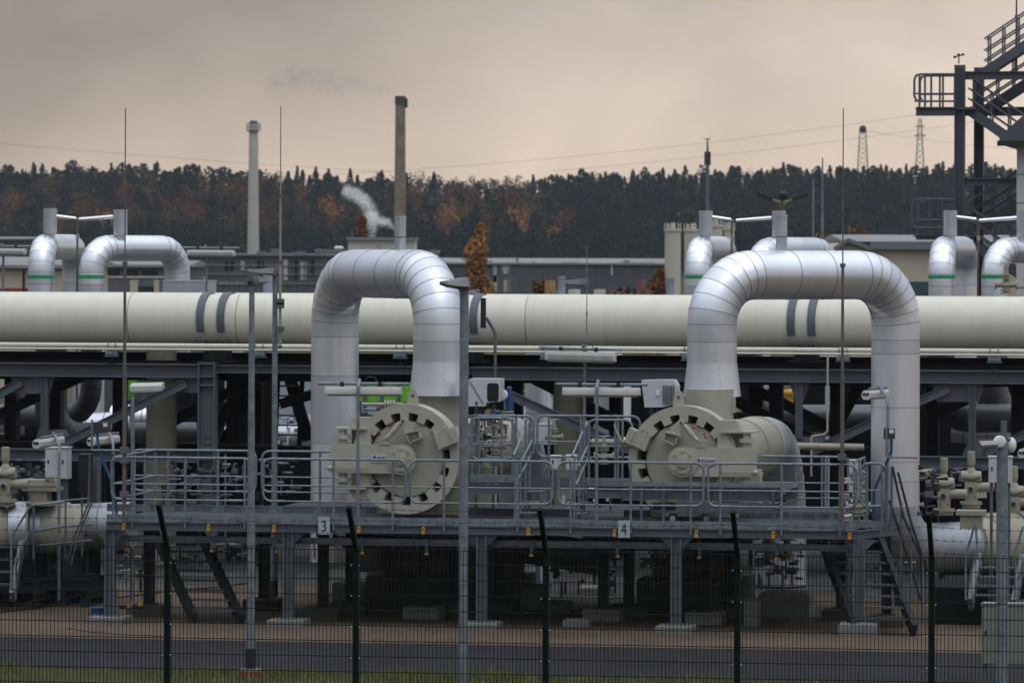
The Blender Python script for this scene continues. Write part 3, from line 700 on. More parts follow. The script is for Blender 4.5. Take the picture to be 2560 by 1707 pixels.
m = MB(10); m.bb(-.12,-.015,-.1,.05,-.19,-.11); m.bb(.015,.12,-.1,.05,-.19,-.11); m.cyl((0.0,-.14,-.15), (.0,-.06,-.15), .035); m.bb(-.14,.14,-.11,.06,-.222,-.205); m.build('clamp_block', galv, c0, None)
m = MB(8); m.cyl((0,-.02,-.23), (0,-.02,zbt-za+.01), .02); m.bb(-.05,.05,-.08,.04,zbt-za+.005,zbt-za+.03); m.build('support_stem', steeld, c0, None)
c0.matrix_world = FM @ Matrix.Translation((X(281,13.35,870), 13.35, za)); c0.location = c0.matrix_world.to_translation(); freeze(c0)
for px, lb in ((649,'clamp on the slim pipes between the two left lamp posts'), (1001,'clamp on the slim pipes seen through the left silver arch'), (1368,'clamp on the slim pipes beside the long tube light'), (1722,'clamp hidden behind the left leg of the right arch'), (2108,'clamp on the slim pipes behind the right lightning rod'), (2486,'clamp on the slim pipes near the right picture edge')):
    d = dup(c0, (X(px,13.35,870), 13.35, za), lb, group='pipe clamps under the pipeline')
# ------------------------------------------------------------------ pipe rack
rk = thing('pipe_rack', 'grey painted steel rack with diagonal braces carrying the pipeline', 'pipe rack', (X(519,14), 14, 0))
def hb(px0, px1, pyt, pyb, ly, w, name='beam', m=steel, parent=None, ref=None):
    a = Q(px0, pyt, ly); b = Q(px0, pyb, ly); z = (a.z+b.z)/2; h = a.z-b.z
    return MB().ibeam((X(px0,ly),ly,z), (X(px1,ly),ly,z), w, h, .022).build(name, m, parent or rk)
hb(-260, 497, 904, 938, 13.5, .3, 'top_beam'); hb(541, 1178, 911.5, 932, 13.6, .2, 'top_beam'); hb(1180, 2840, 916.5, 949, 13.5, .3, 'top_beam')
hb(-260, 497, 1117.5, 1147, 13.5, .26, 'lower_beam'); hb(2270, 2840, 1139, 1168, 13.5, .26, 'lower_beam'); hb(541, 1400, 1112, 1134, 16.0, .3, 'lower_beam', steeld); hb(1340, 2300, 1108, 1130, 16.0, .3, 'lower_beam', steeld)
hb(-260, 700, 1100, 1122, 16.5, .3, 'lower_beam', steeld)
for ly in (16.2, 18.8): hb(-260, 2840, 876, 945, ly, .3, 'rear_beam', steeld)  # deep dark girders added to black out the gap under the pipeline
for i, (p0, p1, y0, y1, ly) in enumerate(((-90,-5,950,1450,24),(62,132,950,1450,24),(206,262,1075,1450,26),(380,560,1120,1450,21.5),(441,560,945,1060,26),(585,690,945,1450,21.5),(690,850,1120,1450,23),(1060,1302,950,1450,22),(1384,1484,950,1450,22),(1578,1840,950,1450,22),(1302,1484,1118,1450,22),(1484,1580,1105,1450,22.5),(1838,1910,1030,1450,25),(1905,2000,1060,1450,25),(1984,2062,945,1450,25),(2105,2330,950,1450,22.5),(2445,2534,950,1450,25),(2330,2700,1045,1450,26),(2546,2700,950,1450,25),(-90,420,1085,1450,27))):  # dark panels added behind the rack to fill its gaps with shade
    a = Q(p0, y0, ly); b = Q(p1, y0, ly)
    t = thing('steel_screen', 'added dark ribbed panel standing in for shade behind the rack', 'screen', ((a.x+b.x)/2, ly, 0), group='dark panels added as shade behind the rack')  # steel_screen: added panel standing in for shade
    MB().bb(a.x, b.x, ly, ly+.08, 0, a.z).build('panel', shade_black, t)
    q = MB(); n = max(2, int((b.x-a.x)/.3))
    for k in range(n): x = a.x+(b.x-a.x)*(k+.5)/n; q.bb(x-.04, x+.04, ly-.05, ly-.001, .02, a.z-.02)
    q.build('corrugation', shade_black, t)
def col(px, ly, pyt, w=.34, m=steel, d=.3, nm='column'):
    x = X(px, ly); z = Q(px, pyt, ly).z; m_ = MB()
    m_.bb(x-w/2, x-w/2+.025, ly-d/2, ly+d/2, 0, z); m_.bb(x+w/2-.025, x+w/2, ly-d/2, ly+d/2, 0, z); m_.bb(x-w/2+.025, x+w/2-.025, ly-.01, ly+.01, 0, z)
    for zz in (z-.03, z-.28, z-.45, Q(px,1120,ly).z, Q(px,1147,ly).z): m_.bb(x-w/2+.026, x+w/2-.026, ly-d/2+.01, ly-.011, zz-.012, zz+.012)
    o = m_.build(nm, m, rk); m_ = MB(6)
    for zz in (Q(px,1092,ly).z, Q(px,1111,ly).z, Q(px,1132,ly).z):
        for s in (-.04, .04): m_.cyl((x+s, ly-.012, zz), (x+s, ly-.035, zz), .016, n=6)
    m_.build('bolts', steeld, o)
col(519, 13.5, 905)
for px, ly in ((30,18.8),(640,17.6),(1290,17.6),(1890,17.6),(2555,17.6),(140,18.6),(300,18.6),(585,17),(1275,18.8),(1940,16.4),(2092,16.5),(2545,16.5),(870,18.8),(1540,18.8),(2330,18.8)): col(px, ly, 935, .26, steeld)
def strut(x0, y0, x1, y1, ly, m=steel, w=.12, h=.17, nm='brace'):
    MB().ibeam(Q(x0,y0,ly), Q(x1,y1,ly), w, h, .014, up=(0,0,1)).build(nm, m, rk)
for a in ((150,1112,465,957),(-60,1016,53,955),(1262,981,1580,1126),(2025,1130,2205,1045),(2260,1020,2372,970),(2462,1132,2640,1050)): strut(*a, 13.45)
for a in ((-60,1062,230,930),(420,1060,640,945),(1330,945,1600,1080),(1450,1030,1800,1180),(1890,975,2110,1085),(700,1010,900,950),(1905,950,1810,910),(2300,1050,2450,985),(-60,1140,160,1080),(1750,960,2050,1105),(520,1100,620,940),(640,950,560,1110),(2080,1090,2150,960)): strut(*a, 17.2, steeld, .2, .2)  # unlit rear truss: shade comes from the dark steel colour
def vpost(px, pyt, pyb, ly=13.45, w=.13):
    a = Q(px, pyt, ly); b = Q(px, pyb, ly); x = a.x
    MB().bb(x-w/2, x-w/2+.015, ly-.07, ly+.07, b.z, a.z).bb(x+w/2-.015, x+w/2, ly-.07, ly+.07, b.z, a.z).bb(x-w/2, x+w/2, ly-.01, ly+.01, b.z+.001, a.z-.001).build('hanger', steel, rk)
vpost(112, 944, 1093); vpost(2431, 962, 1135); vpost(1998, 955, 1095)
def gus(pts, ly=13.52):
    P = [Q(x, y, ly) for x, y in pts]; MB().prism(P, (0, .02, 0)).build('gusset_plate', mat('gusset_steel', (.105,.105,.13), .5) if 'gusset_steel' not in bpy.data.materials else bpy.data.materials['gusset_steel'], rk)
gus([(28,942),(136,942),(124,984),(30,984)]); gus([(96,1075),(166,1073),(186,1118),(85,1118)]); gus([(440,945),(496,942),(496,982),(440,980)])
gus([(2330,960),(2460,960),(2448,1004),(2340,1004)]); gus([(2425,1094),(2490,1096),(2530,1140),(2404,1140)]); gus([(1972,955),(2025,955),(2008,1002),(1990,1002)]); gus([(1985,1090),(2060,1092),(2060,1122),(1975,1122)])
# solid dark trays added under the pipeline to shade the rack
for i, (p0, p1, y, ly, lb) in enumerate(((-200,520,885,15.0,'dark tray added as shade under the pipeline left of the rack column'), (560,1180,890,15.2,'dark tray added as shade under the pipeline behind the left arch'), (1200,2700,892,15.2,'long dark tray added as shade under the right half of the pipeline'))):
    a = Q(p0, y, ly); b = Q(p1, y, ly)
    t = thing('cable_tray', lb, 'cable tray', ((a.x+b.x)/2, ly, a.z-.25), group='solid trays added as shade in the pipe rack')  # cable_tray: solid tray added to shade the rack
    MB().bb(a.x, b.x, ly-.45, ly+2.6, a.z-.22, a.z-.20).build('shade_tray_floor', steeld, t); MB().bb(a.x, b.x, ly-.47, ly-.45, a.z-.25, a.z-.08).build('shade_tray_rail', steeld, t)
# beige upright vessels/pipes in the rack
for px, w, y0, y1, lb in ((404, 74, 880, 1500, 'upright beige pipe left of the rack column'), (1421, 71, 885, 1500, 'upright beige pipe between the two arches')):
    ly = 15.4; a = Q(px-w/2, y0, ly); b = Q(px+w/2, y0, ly); r = (b.x-a.x)/2; x = (a.x+b.x)/2
    m = MB(36).lathe((x,ly,0), (0,0,1), [(0,r),(axz-.3,r)], 36)
    for z in (1.6, 2.6): m.lathe((x,ly,z), (0,0,1), [(0,r-.001),(0,r+.004),(.02,r+.004),(.02,r-.001)], 36)
    tag(m.build('upright_pipe', beiged, None), lb, 'pipe', 'upright beige pipes in the rack')
# shaded clad risers behind the rack
def riser(px, w, ly, lb, pyb=1100, dirx=1, col_=shade_clad, horiz=2.4):
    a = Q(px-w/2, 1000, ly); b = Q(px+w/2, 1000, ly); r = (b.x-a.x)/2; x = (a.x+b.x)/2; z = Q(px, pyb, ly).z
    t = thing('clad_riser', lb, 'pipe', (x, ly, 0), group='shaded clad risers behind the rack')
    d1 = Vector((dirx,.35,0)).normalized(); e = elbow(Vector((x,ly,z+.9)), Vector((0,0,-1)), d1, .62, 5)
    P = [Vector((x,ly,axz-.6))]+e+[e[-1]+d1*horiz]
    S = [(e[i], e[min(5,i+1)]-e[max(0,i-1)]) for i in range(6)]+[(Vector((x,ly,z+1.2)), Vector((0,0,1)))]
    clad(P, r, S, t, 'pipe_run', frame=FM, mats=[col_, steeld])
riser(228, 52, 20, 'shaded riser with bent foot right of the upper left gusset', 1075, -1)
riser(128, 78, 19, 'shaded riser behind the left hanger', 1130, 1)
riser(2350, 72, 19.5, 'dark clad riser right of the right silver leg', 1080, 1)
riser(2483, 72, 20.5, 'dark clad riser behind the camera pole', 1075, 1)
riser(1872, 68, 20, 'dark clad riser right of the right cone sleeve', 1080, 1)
riser(1345, 62, 30, 'bright clad riser behind the long brace', 1165, 1, silver)
riser(1520, 70, 30, 'bright clad riser behind the electrical box', 1165, 1, silver)
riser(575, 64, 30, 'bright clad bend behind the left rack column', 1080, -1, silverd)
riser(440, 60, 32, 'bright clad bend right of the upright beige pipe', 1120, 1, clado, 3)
def hpipe(px0, py0, px1, py1, ly, r, m, lb, n=30, k=3, name='clad_pipe'):
    a = Q(px0, py0, ly); b = Q(px1, py1, ly); d = b-a
    mb = MB(n); mb.cyl(a, b, r); mb.mi = 1
    for i in range(k): mb.lathe(a.lerp(b, (i+.5)/k), d, [(0,r),(.001,r+.006),(.02,r+.006),(.021,r)], n)
    o = mb.build(name, [m, seam], None); tag(o, lb, 'pipe', 'horizontal clad pipes behind the rack'); return o
hpipe(1930, 1055, 2080, 1060, 22, .26, silver, 'clad pipe behind the hanger left of the right arch leg'); hpipe(200, 1068, 330, 1062, 24, .3, silverd, 'clad pipe behind the upper left lamp')
hpipe(280, 1042, 375, 1044, 26, .26, silver, 'pale clad pipe right of the brown rod'); hpipe(-40, 1040, 30, 1050, 24, .3, silver, 'pale clad pipe at the left picture edge')
hpipe(2380, 1075, 2560, 1090, 22, .25, silverd, 'dull clad pipe between the two dark risers')
# bright backdrop things seen through the rack
def stack(px0, px1, pyt, pyb, ly, m, lb, name='tank_container', d=2.4, band=None, cat='container'):
    a = Q(px0, pyt, ly); b = Q(px1, pyb, ly); t = thing(name, lb, cat, ((a.x+b.x)/2, ly, 0))
    MB().bb(a.x, b.x, ly, ly+d, 0, a.z).build('casing', m, t)
    r = MB(); n = max(2, int((b.x-a.x)/.4))
    for i in range(n+1): x = a.x+(b.x-a.x)*i/n; r.bb(x-.02, x+.02, ly-.03, ly, .1, a.z-.02)
    r.build('ribs', band or m, t)
    if lid_z := a.z: MB().bb(a.x-.04, b.x+.04, ly-.05, ly+d+.05, lid_z+.001, lid_z+.07).build('lid', band or m, t)
    return t
stack(300, 420, 940, 1075, 46, wallw, 'pale container behind the left lamp on its pole', band=galvd)
def banded(px0, px1, lb, ly=44):
    a = Q(px0, 945, ly); b = Q(px1, 945, ly); t = thing('banded_container', lb, 'container', ((a.x+b.x)/2, ly, 0), group='lime green and blue containers')
    zs = [Q(px0, y, ly).z for y in (940, 975, 1003, 1012, 1035, 1070)]
    for z1, z0, m, nm in ((zs[0], zs[2], lime, 'green_panel'), (zs[2], zs[3], blue, 'blue_panel'), (zs[3], zs[4], bluelt, 'grey_panel'), (zs[4], 0, galvd, 'lower_panel')):
        MB().bb(a.x, b.x, ly, ly+2, z0, z1-.004).build(nm, m, t)
    r = MB()
    for i in range(5): x = a.x+(b.x-a.x)*(i+.5)/5; r.bb(x-.04, x+.04, ly-.06, ly-.004, 0, zs[0]+.1)
    r.build('frame', galvd, t)
banded(40, 60, 'sliver of lime green container at the far left'); banded(168, 205, 'lime green and blue container right of the left hanger'); banded(262, 300, 'lime green and blue container left of the brown rod'); banded(345, 372, 'lime green container below the left pole lamp', 45)
banded(850, 1062, 'long lime green and blue container seen under the left arch')
stack(134, 168, 945, 1040, 43, beiged, 'beige cabinet beside the lime green container', 'beige_cabinet', 1, cat='cabinet')
stack(600, 780, 945, 1200, 48, bluelt, 'pale blue grey container seen through the steel stairs', band=galvd)
stack(850, 1060, 920, 938, 60, wallw, 'pale hall strip above the lime green container', 'distant_hall', 4, cat='building')
stack(1300, 1384, 985, 1120, 34, white, 'white enclosure left of the upright beige pipe', 'white_enclosure', 1.6, galv, 'enclosure')
stack(1480, 1580, 950, 1100, 36, white, 'white enclosure right of the upright beige pipe', 'white_enclosure', 1.6, galv, 'enclosure')
stack(2380, 2445, 1005, 1040, 36, white, 'white cabinet wall behind the right hanger', 'white_enclosure', 1.2, galv, 'enclosure')
stack(2533, 2546, 1005, 1060, 36, white, 'narrow white cabinet by the right picture edge', 'white_enclosure', 1.2, galv, 'enclosure')
stack(1906, 1935, 955, 1035, 42, mat('faded_red_panel', (.22,.035,.03), .6), 'faded red container right of the dark riser', cat='container')
stack(1950, 1985, 985, 1035, 41, mat('yellow_panel', (.42,.25,.02), .6), 'yellow container left of the hanger', cat='container')
stack(2060, 2110, 950, 1070, 40, bluelt, 'pale blue container behind the right lightning rod', band=galvd)
# ------------------------------------------------------------------ pig receivers
def slot_ring(Ro, Ri, Rs, ns, y0, y1, frac=.52, ph=0):
    """castellated ring in the xz plane, from y0 (front) to y1"""
    m = MB(); N = ns*8; inner = []; outer = []
    for k in range(N+1):
        a = 2*PI*k/N+ph; 
    # boundaries: build as angular sectors
    for i in range(ns):
        a0 = 2*PI*i/ns+ph; a1 = a0+2*PI/ns*frac; a2 = a0+2*PI/ns
        for (s, e_, ri) in ((a0, a1, Rs), (a1, a2, Ri)):
            K = 5; vs = []
            for k in range(K+1):
                a = s+(e_-s)*k/K; ca, sa = math.cos(a), math.sin(a)
                vs += [(Ro*ca, y0, Ro*sa), (ri*ca, y0, ri*sa), (Ro*ca, y1, Ro*sa), (ri*ca, y1, ri*sa)]
            fs = []
            for k in range(K):
                o = 4*k; fs += [(o, o+4, o+5, o+1), (o+2, o+3, o+7, o+6), (o, o+2, o+6, o+4), (o+1, o+5, o+7, o+3)]
            fs += [(0,1,3,2), (4*K, 4*K+2, 4*K+3, 4*K+1)]
            m.add(vs, fs)
    return m
SW = {}
def receiver(px, py, Y, mir, label, L, platelab):
    """mir=+1: hinge on the left of the door; -1: hinge on the right"""
    rz = -R(13); c = W(px, py, Y); zc = c.z
    t = thing('pig_receiver', label, 'pipeline vessel', (c.x, c.y, 0), WM, rz, group='beige pig receivers')
    def B(m, n, mt, par=None, label=None):
        m.v = [Vector((v.x*mir, v.y, v.z+zc)) for v in m.v]
        if mir < 0: m.f = [f[::-1] for f in m.f]
        return m.build(n, mt, par or t, None, label)
    m = slot_ring(.94, .665, .79, 15, 0, .42, .52, R(97))
    B(m, 'closure_ring', beige)
    B(MB().lathe((0,.385,0), (0,1,0), [(0,.62),(0,.93),(.05,.93),(.05,.62)], 72), 'dark_slot_backing', black)  # black ring behind the slots stands in for their deep shade
    B(MB(56).lathe((0,.075,0), (0,1,0), [(-.02,.0),(-.018,.3),(-.008,.5),(.0,.6),(.012,.642),(.03,.652),(.3,.652)], 56), 'door', beige)
    B(MB(40).lathe((0,.4,0), (0,1,0), [(0,.74),(.3,.70),(.75,.54),(L,.54),(L+.001,.5)], 48), 'barrel', beige)
    for y in (1.3, 3.4, 5.2, L): B(MB(40).lathe((0,y,0), (0,1,0), [(0,.54),(.001,.552),(.05,.552),(.051,.54)], 48), 'weld_ring', beiged)
    # hinge arm
    n = 14; hh = .245
    poly = [(-1.28,-.14,-hh), (-1.28,-.14,hh), (-.1,-.14,hh)]+[(-.1+hh*1.22*math.sin(a)*1.0, -.14, hh*math.cos(a)) for a in [PI*k/n for k in range(1, n)]]+[(-.1,-.14,-hh)]
    B(MB().prism(poly[::-1], (0,.10,0)), 'hinge_arm', beige)
    m = MB(40).lathe((-.03,-.14,0), (0,-1,0), [(0,.26),(.03,.26),(.03,.215),(.055,.21),(.055,.115),(.08,.11),(.08,.09),(.105,.09),(.105,.055),(.125,.05)], 40)
    for k in range(8): a = k*PI/4+PI/2; m.cyl((-.03+.175*math.cos(a),-.19,.175*math.sin(a)), (-.03+.175*math.cos(a),-.225,.175*math.sin(a)), .02, n=8)
    B(m, 'hub', beige)
    # upper and lower hinge brackets
    for s in (1, -1):
        m = MB(16); m.prism([(-1.25,-.10,.49*s), (-1.25,.35,.49*s), (-.72,.35,.49*s), (-.66,-.10,.49*s)], (0,0,.035*s))
        m.prism([(-1.0,.02,.525*s), (-.62,.02,.525*s), (-.5,.02,.70*s), (-.92,.02,.70*s)], (0,.3,0))
        m.prism([(-.88,-.04,.245*s), (-.6,-.04,.245*s), (-.6,-.04,.49*s), (-.74,-.04,.49*s)], (0,.28,0))
        m.prism([(-1.0,.2,.245*s), (-.62,.2,.245*s), (-.62,.2,.49*s), (-1.0,.2,.49*s)], (0,.03,0))
        B(m, 'hinge_bracket', beige)
        m = MB(20); m.cyl((-1.10,.0,.245*s), (-1.10,.0,.33*s), .075); m.cyl((-1.10,.0,.33*s), (-1.10,.0,.40*s), .13); m.cyl((-1.10,.0,.40*s), (-1.10,.0,.50*s), .07)
        B(m, 'hinge_pin', beige)
    # locking lever with latch linkage
    m = MB(8); m.beam((-1.30,-.19,-.155), (-.62,-.19,-.15), .02, .02); m.ball((-1.28,-.18,-.16), .045, 10); m.prism([(-1.42,-.16,-.19), (-1.3,-.16,-.12), (-1.22,-.16,-.13), (-1.3,-.16,-.21)], (0,.02,0))
    B(m, 'locking_bar', beige)
    m = MB(14)
    m.prism([(-.42,-.16,.25), (-.42,-.16,.27), (-.39,-.16,.28), (-.37,-.16,.37), (-.33,-.16,.40), (-.29,-.16,.37), (-.27,-.16,.28), (-.24,-.16,.27), (-.24,-.16,.25)][::-1], (0,.08,0))
    m.cyl((-.33,-.19,.35), (-.33,-.12,.35), .022)
    m.cyl((-.27,-.14,.36), (-.05,-.14,.62), .042); m.cyl((-.19,-.14,.455), (-.13,-.14,.525), .052); m.cyl((-.3,-.14,.33), (-.02,-.14,.66), .018)
    B(m, 'latch_cylinder', beige)
    m = MB(12)
    m.prism([(-.06,-.15,.68), (.02,-.15,.72), (.2,-.15,.56), (.17,-.15,.47), (.04,-.15,.44)][::-1], (0,.05,0)); m.beam((.0,-.08,.44), (.28,-.08,.5), .2, .025)
    m.prism([(.06,-.06,.46), (.26,-.06,.52), (.32,-.06,.36), (.16,-.06,.26)][::-1], (0,.06,0)); m.beam((.12,-.1,.28), (.34,-.1,.38), .14, .02); m.beam((.1,-.12,.3), (.06,-.12,.46), .08, .02); m.beam((.3,-.12,.38), (.26,-.12,.5), .08, .02)
    B(m, 'door_bracket', beige)
    m = MB(8); m.cyl((.0,-.16,.655), (.0,-.20,.655), .022); B(m, 'pivot_pin', mat('oxide_pin', (.12,.05,.03), .6) if 'oxide_pin' not in bpy.data.materials else bpy.data.materials['oxide_pin'])
    m = MB(8)
    for q in ((-.22,.57), (-.42,.42)): m.tube([(q[0],-.17,q[1]), (q[0]+.03,-.19,q[1]+.05), (q[0]-.03,-.19,q[1]+.08)], .009, 6); m.ball((q[0],-.15,q[1]), .025, 6)
    B(m, 'red_valve_handle', red)
    # clamp on the other side
    M = Matrix.Rotation(-R(22), 3, 'Y')
    m = MB(); m.box((.78,-.02,.38), (.36,.2,.26), M); m.box((.60,-.03,.31), (.05,.26,.28), M); B(m, 'lock_block', beige)
    m = MB(8)
    m.tube([Vector((.80,-.12,.50)), Vector((.80,-.17,.50)), Vector((.86,-.17,.36)), Vector((.86,-.12,.36))], .012, 8); m.cyl((.70,-.12,.53), (.70,-.02,.53), .03); B(m, 'handle', beige)
    if mir < 0:
        m = MB(8); m.tube([(1.0,-.05,.30), (1.06,-.05,.34), (1.14,-.05,.50), (1.18,-.05,.62)], [.03,.025,.02,.015]); m.ball((1.0,-.06,.32), .05, 8); B(m, 'lever', beiged)
    # lifting lug
    m = MB(); pts = [(.0,.12,.92), (.02,.12,1.10)]+[(.10+.08*math.cos(a), .12, 1.10+.09*math.sin(a)) for a in [PI-k*PI/6 for k in range(1, 6)]]+[(.18,.12,1.10), (.2,.12,.92)]
    B(m.prism(pts, (0,.035,0)), 'lifting_lug', beige); B(MB(10).cyl((.1,.11,1.08), (.1,.165,1.08), .022), 'lug_hole', black)
    # nozzle
    yn = 2.45
    B(MB(40).lathe((0,yn,0), (0,0,1), [(.3,.41),(1.1,.41),(1.16,.41)], 40), 'nozzle', beige)
    m = MB(); m.bb(.36,.44,yn-.1,yn+.1,.75,1.02); m.bb(-.44,-.36,yn-.1,yn+.1,.75,1.02); B(m, 'nozzle_lug', beige)
    # silver end: reducer and elbow down
    d0 = Vector((0,1,0)); e = elbow(Vector((0,L+1.2,0)), d0, Vector((0,0,-1)), 1.6, 8)
    mb = MB(40); mb.tube([Vector((0,L+.0,0)), Vector((0,L+.4,0))]+e+[e[-1]+Vector((0,0,-1.1))], [.53,.50]+[.50]*10, 40); mb.mi = 1
    for i in range(9): mb.lathe(e[i]-(e[min(8,i+1)]-e[max(0,i-1)]).normalized()*.01, e[min(8,i+1)]-e[max(0,i-1)], [(0,.499),(.001,.507),(.014,.507),(.015,.499)], 40)
    B(mb, 'clad_bend', [silverd, seam])
    # legs / pedestal
    m = MB(); m.bb(-.75,.75,1.0,1.3,-zc+1.75,-.3); m.bb(-.6,.6,4.0,4.3,-zc+1.2,-.3); B(m, 'saddle', beige)
    # name plate
    pl_ = MB().bb(-.56,-.20,-.158,-.144,-.055,.075) if mir > 0 else MB().bb(-.60,-.24,-.158,-.144,-.055,.075)
    o = B(pl_, 'name_plate', box_m, None, platelab)
    def text(s, x, z, size, mt, nm):
        cu = bpy.data.curves.new(nm, 'FONT'); cu.body = s; cu.size = size; cu.extrude = .002; cu.offset = .0016 if size > .04 else 0
        to = bpy.data.objects.new(nm, cu); COL.objects.link(to); dg = bpy.context.evaluated_depsgraph_get(); me = bpy.data.meshes.new_from_object(to.evaluated_get(dg))
        bpy.data.objects.remove(to); me.materials.append(mt)
        me.transform(Matrix.Translation((x, -.161, z+zc)) @ Matrix.Rotation(PI/2, 4, 'X')); q = bpy.data.objects.new(nm, me); COL.objects.link(q); q.parent = o
    tb = mat('sign_blue', (.02,.04,.10), .5) if 'sign_blue' not in bpy.data.materials else bpy.data.materials['sign_blue']
    x0 = -.56 if mir > 0 else .24
    text('SCHUCK', x0+.105, .0, .062, tb, 'lettering'); text('Pipeline Equipment', x0+.105, -.035, .026, tb, 'small_lettering')
    lg = MB(10)
    for (dx, dz, w, h_) in ((.03,.0,.05,.012),(.035,.018,.045,.012),(.03,.036,.04,.012),(.07,-.02,.012,.07),(.05,.052,.03,.01)): lg.bb(x0+dx, x0+dx+w, -.164, -.159, dz+zc-.005, dz+h_+zc-.005)
    lg.build('logo', tb, o, None)
    return t
receiver(1013, 1147, 85.2, 1, 'left beige pig receiver with round toothed door hinged on its left', 6.5, 'white name plate partly hidden behind the handrail')
receiver(1707, 1153, 84.6, -1, 'right beige pig receiver with round toothed door hinged on its right', 6.7, 'white name plate with blue lettering')
# ------------------------------------------------------------------ pedestals under receivers
def pedestal(px0, px1, pyt, ly, d, label, plinth):
    a = Q(px0, pyt, ly); b = Q(px1, pyt, ly); t = thing('support_pedestal', label, 'pedestal', ((a.x+b.x)/2, ly, 0))
    x0, x1 = a.x, b.x
    m = MB().bb(x0, x1, ly, ly+d, .58, a.z); m.build('casing', shade_beige, t)
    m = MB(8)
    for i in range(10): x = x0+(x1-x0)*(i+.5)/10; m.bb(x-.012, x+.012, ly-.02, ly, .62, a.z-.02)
    m.build('ribs', shade_beige, t)
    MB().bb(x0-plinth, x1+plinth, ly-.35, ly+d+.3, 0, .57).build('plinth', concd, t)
    m = MB(8)
    for i in range(7):
        a_ = i*PI/6+PI; m.lathe(((x0*.55+x1*.45)+.38*math.cos(a_), ly-.03, 1.25+.32*math.sin(a_)), (0,-1,0), [(0,.045),(.05,.045),(.05,.03),(.08,.03)], 8)
    m.build('bolt_circle', steeld, t)
pedestal(946, 1284, 1300, 4.6, 1.2, 'beige ribbed pedestal under the left receiver', .15)
pedestal(1634, 1828, 1300, 4.8, 1.2, 'beige ribbed pedestal under the right receiver', .25)
def block(px0, px1, pyt, pyb, label, d=.9, m=conc):
    b = G((px0+px1)/2, pyb); a = Q(px0, pyt, b.y); c = Q(px1, pyt, b.y); 
    mm = MB(); x0, x1, z = a.x, c.x, a.z; e = .03
    mm.add([(x0,b.y,0),(x1,b.y,0),(x1,b.y+d,0),(x0,b.y+d,0),(x0,b.y,z-e),(x1,b.y,z-e),(x1,b.y+d,z-e),(x0,b.y+d,z-e),(x0+e,b.y+e,z),(x1-e,b.y+e,z),(x1-e,b.y+d-e,z),(x0+e,b.y+d-e,z)],
        [(0,1,5,4),(1,2,6,5),(2,3,7,6),(3,0,4,7),(4,5,9,8),(5,6,10,9),(6,7,11,10),(7,4,8,11),(8,9,10,11)])
    tag(mm.build('concrete_block', m, None), label, 'concrete block', 'loose concrete blocks and plinths')
block(1262, 1345, 1466, 1525, 'pale topped concrete block right of the left pedestal', 1.0, conc)
block(1355, 1420, 1504, 1528, 'low dark concrete block behind the third fence post', .6)
block(1860, 1893, 1496, 1566, 'upright concrete block behind the fourth fence post', .5)
block(1895, 2022, 1482, 1548, 'wide concrete block below the flanged beige valve', 1.0)
block(190, 252, 1473, 1498, 'concrete block under the left column', .6); block(1406, 1472, 1547, 1567, 'low concrete block between the platform legs', .4)
block(30, 120, 1505, 1512, 'thin concrete slab edge at the left', .3); block(1440, 1530, 1466, 1490, 'pale concrete block deep under the platform', .6)
block(830, 925, 1455, 1515, 'concrete block left of the left pedestal', .6)
# ------------------------------------------------------------------ platform
pf = thing('service_platform', 'long grey steel service platform in front of both receivers', 'platform', (X(1200,0), 0, 0))
x0, x1 = X(266, 0), X(2140, 0); zt = 1.705; zb = 1.575
D2 = 3.0
deckm = mat('grating_steel', (.06,.068,.08), .8, .2, .3, 12, spec=.1)
MB().bb(x0, x1, .02, D2, zt+.002, zt+.03).build('deck', deckm, pf)
MB().bb(X(640,D2), X(2125,D2), D2+.01, 6.6, zt+.002, zt+.03).build('deck', deckm, pf)  # rear deck extension added to shade the space below
m = MB(); m.ibeam((x0,0.0,(zt+zb)/2), (x1,0.0,(zt+zb)/2), .1, zt-zb, .012); m.build('edge_beam', steel, pf)
m = MB(); m.ibeam((x0,D2,(zt+zb)/2), (x1,D2,(zt+zb)/2), .1, zt-zb, .012)
for i in range(15): x = x0+(x1-x0)*(i+.5)/15; m.ibeam((x,.05,zb+.06), (x,D2-.05,zb+.06), .08, .11, .01)
m.build('joists', steeld, pf)
m = MB(); m.ibeam((x1,0.06,(zt+zb)/2), (x1+.55,D2*.5,(zt+zb)/2), .1, zt-zb, .012); m.build('end_beam', steel, pf)
segs = [268, 462, 612, 686, 834, 982, 1205, 1390, 1440, 1577, 1727, 1801, 1954, 2112, 2139]
for a, b in zip(segs[:-1], segs[1:]):
    MB().bb(X(a,0)+.008, X(b,0)-.008, -.062, -.05, zt+.01, zt+.135).build('toe_board', galv, pf)
for a, b in ((268, 980), (1010, 1440), (1560, 2139)): MB().bb(X(a,D2), X(b,D2), D2-.01, D2+.005, zt+.02, zt+.15).build('toe_board', galvd, pf)
zl = Q(700, 1350, .3).z
m = MB(); m.bb(X(296,.3), X(2128,.3), .28, .30, zl-.05, zl+.055); m.bb(X(296,.3), X(2128,.3), .24, .28, zl+.045, zl+.055); m.bb(X(296,.3), X(2128,.3), .24, .28, zl-.055, zl-.045); m.build('cable_channel', galv, pf)
m = MB()
xx = X(296,.3)+.05
while xx < X(2128,.3): m.bb(xx, xx+.03, .274, .279, zl-.035, zl-.022); xx += .055
m.build('channel_slots', steeld, pf)
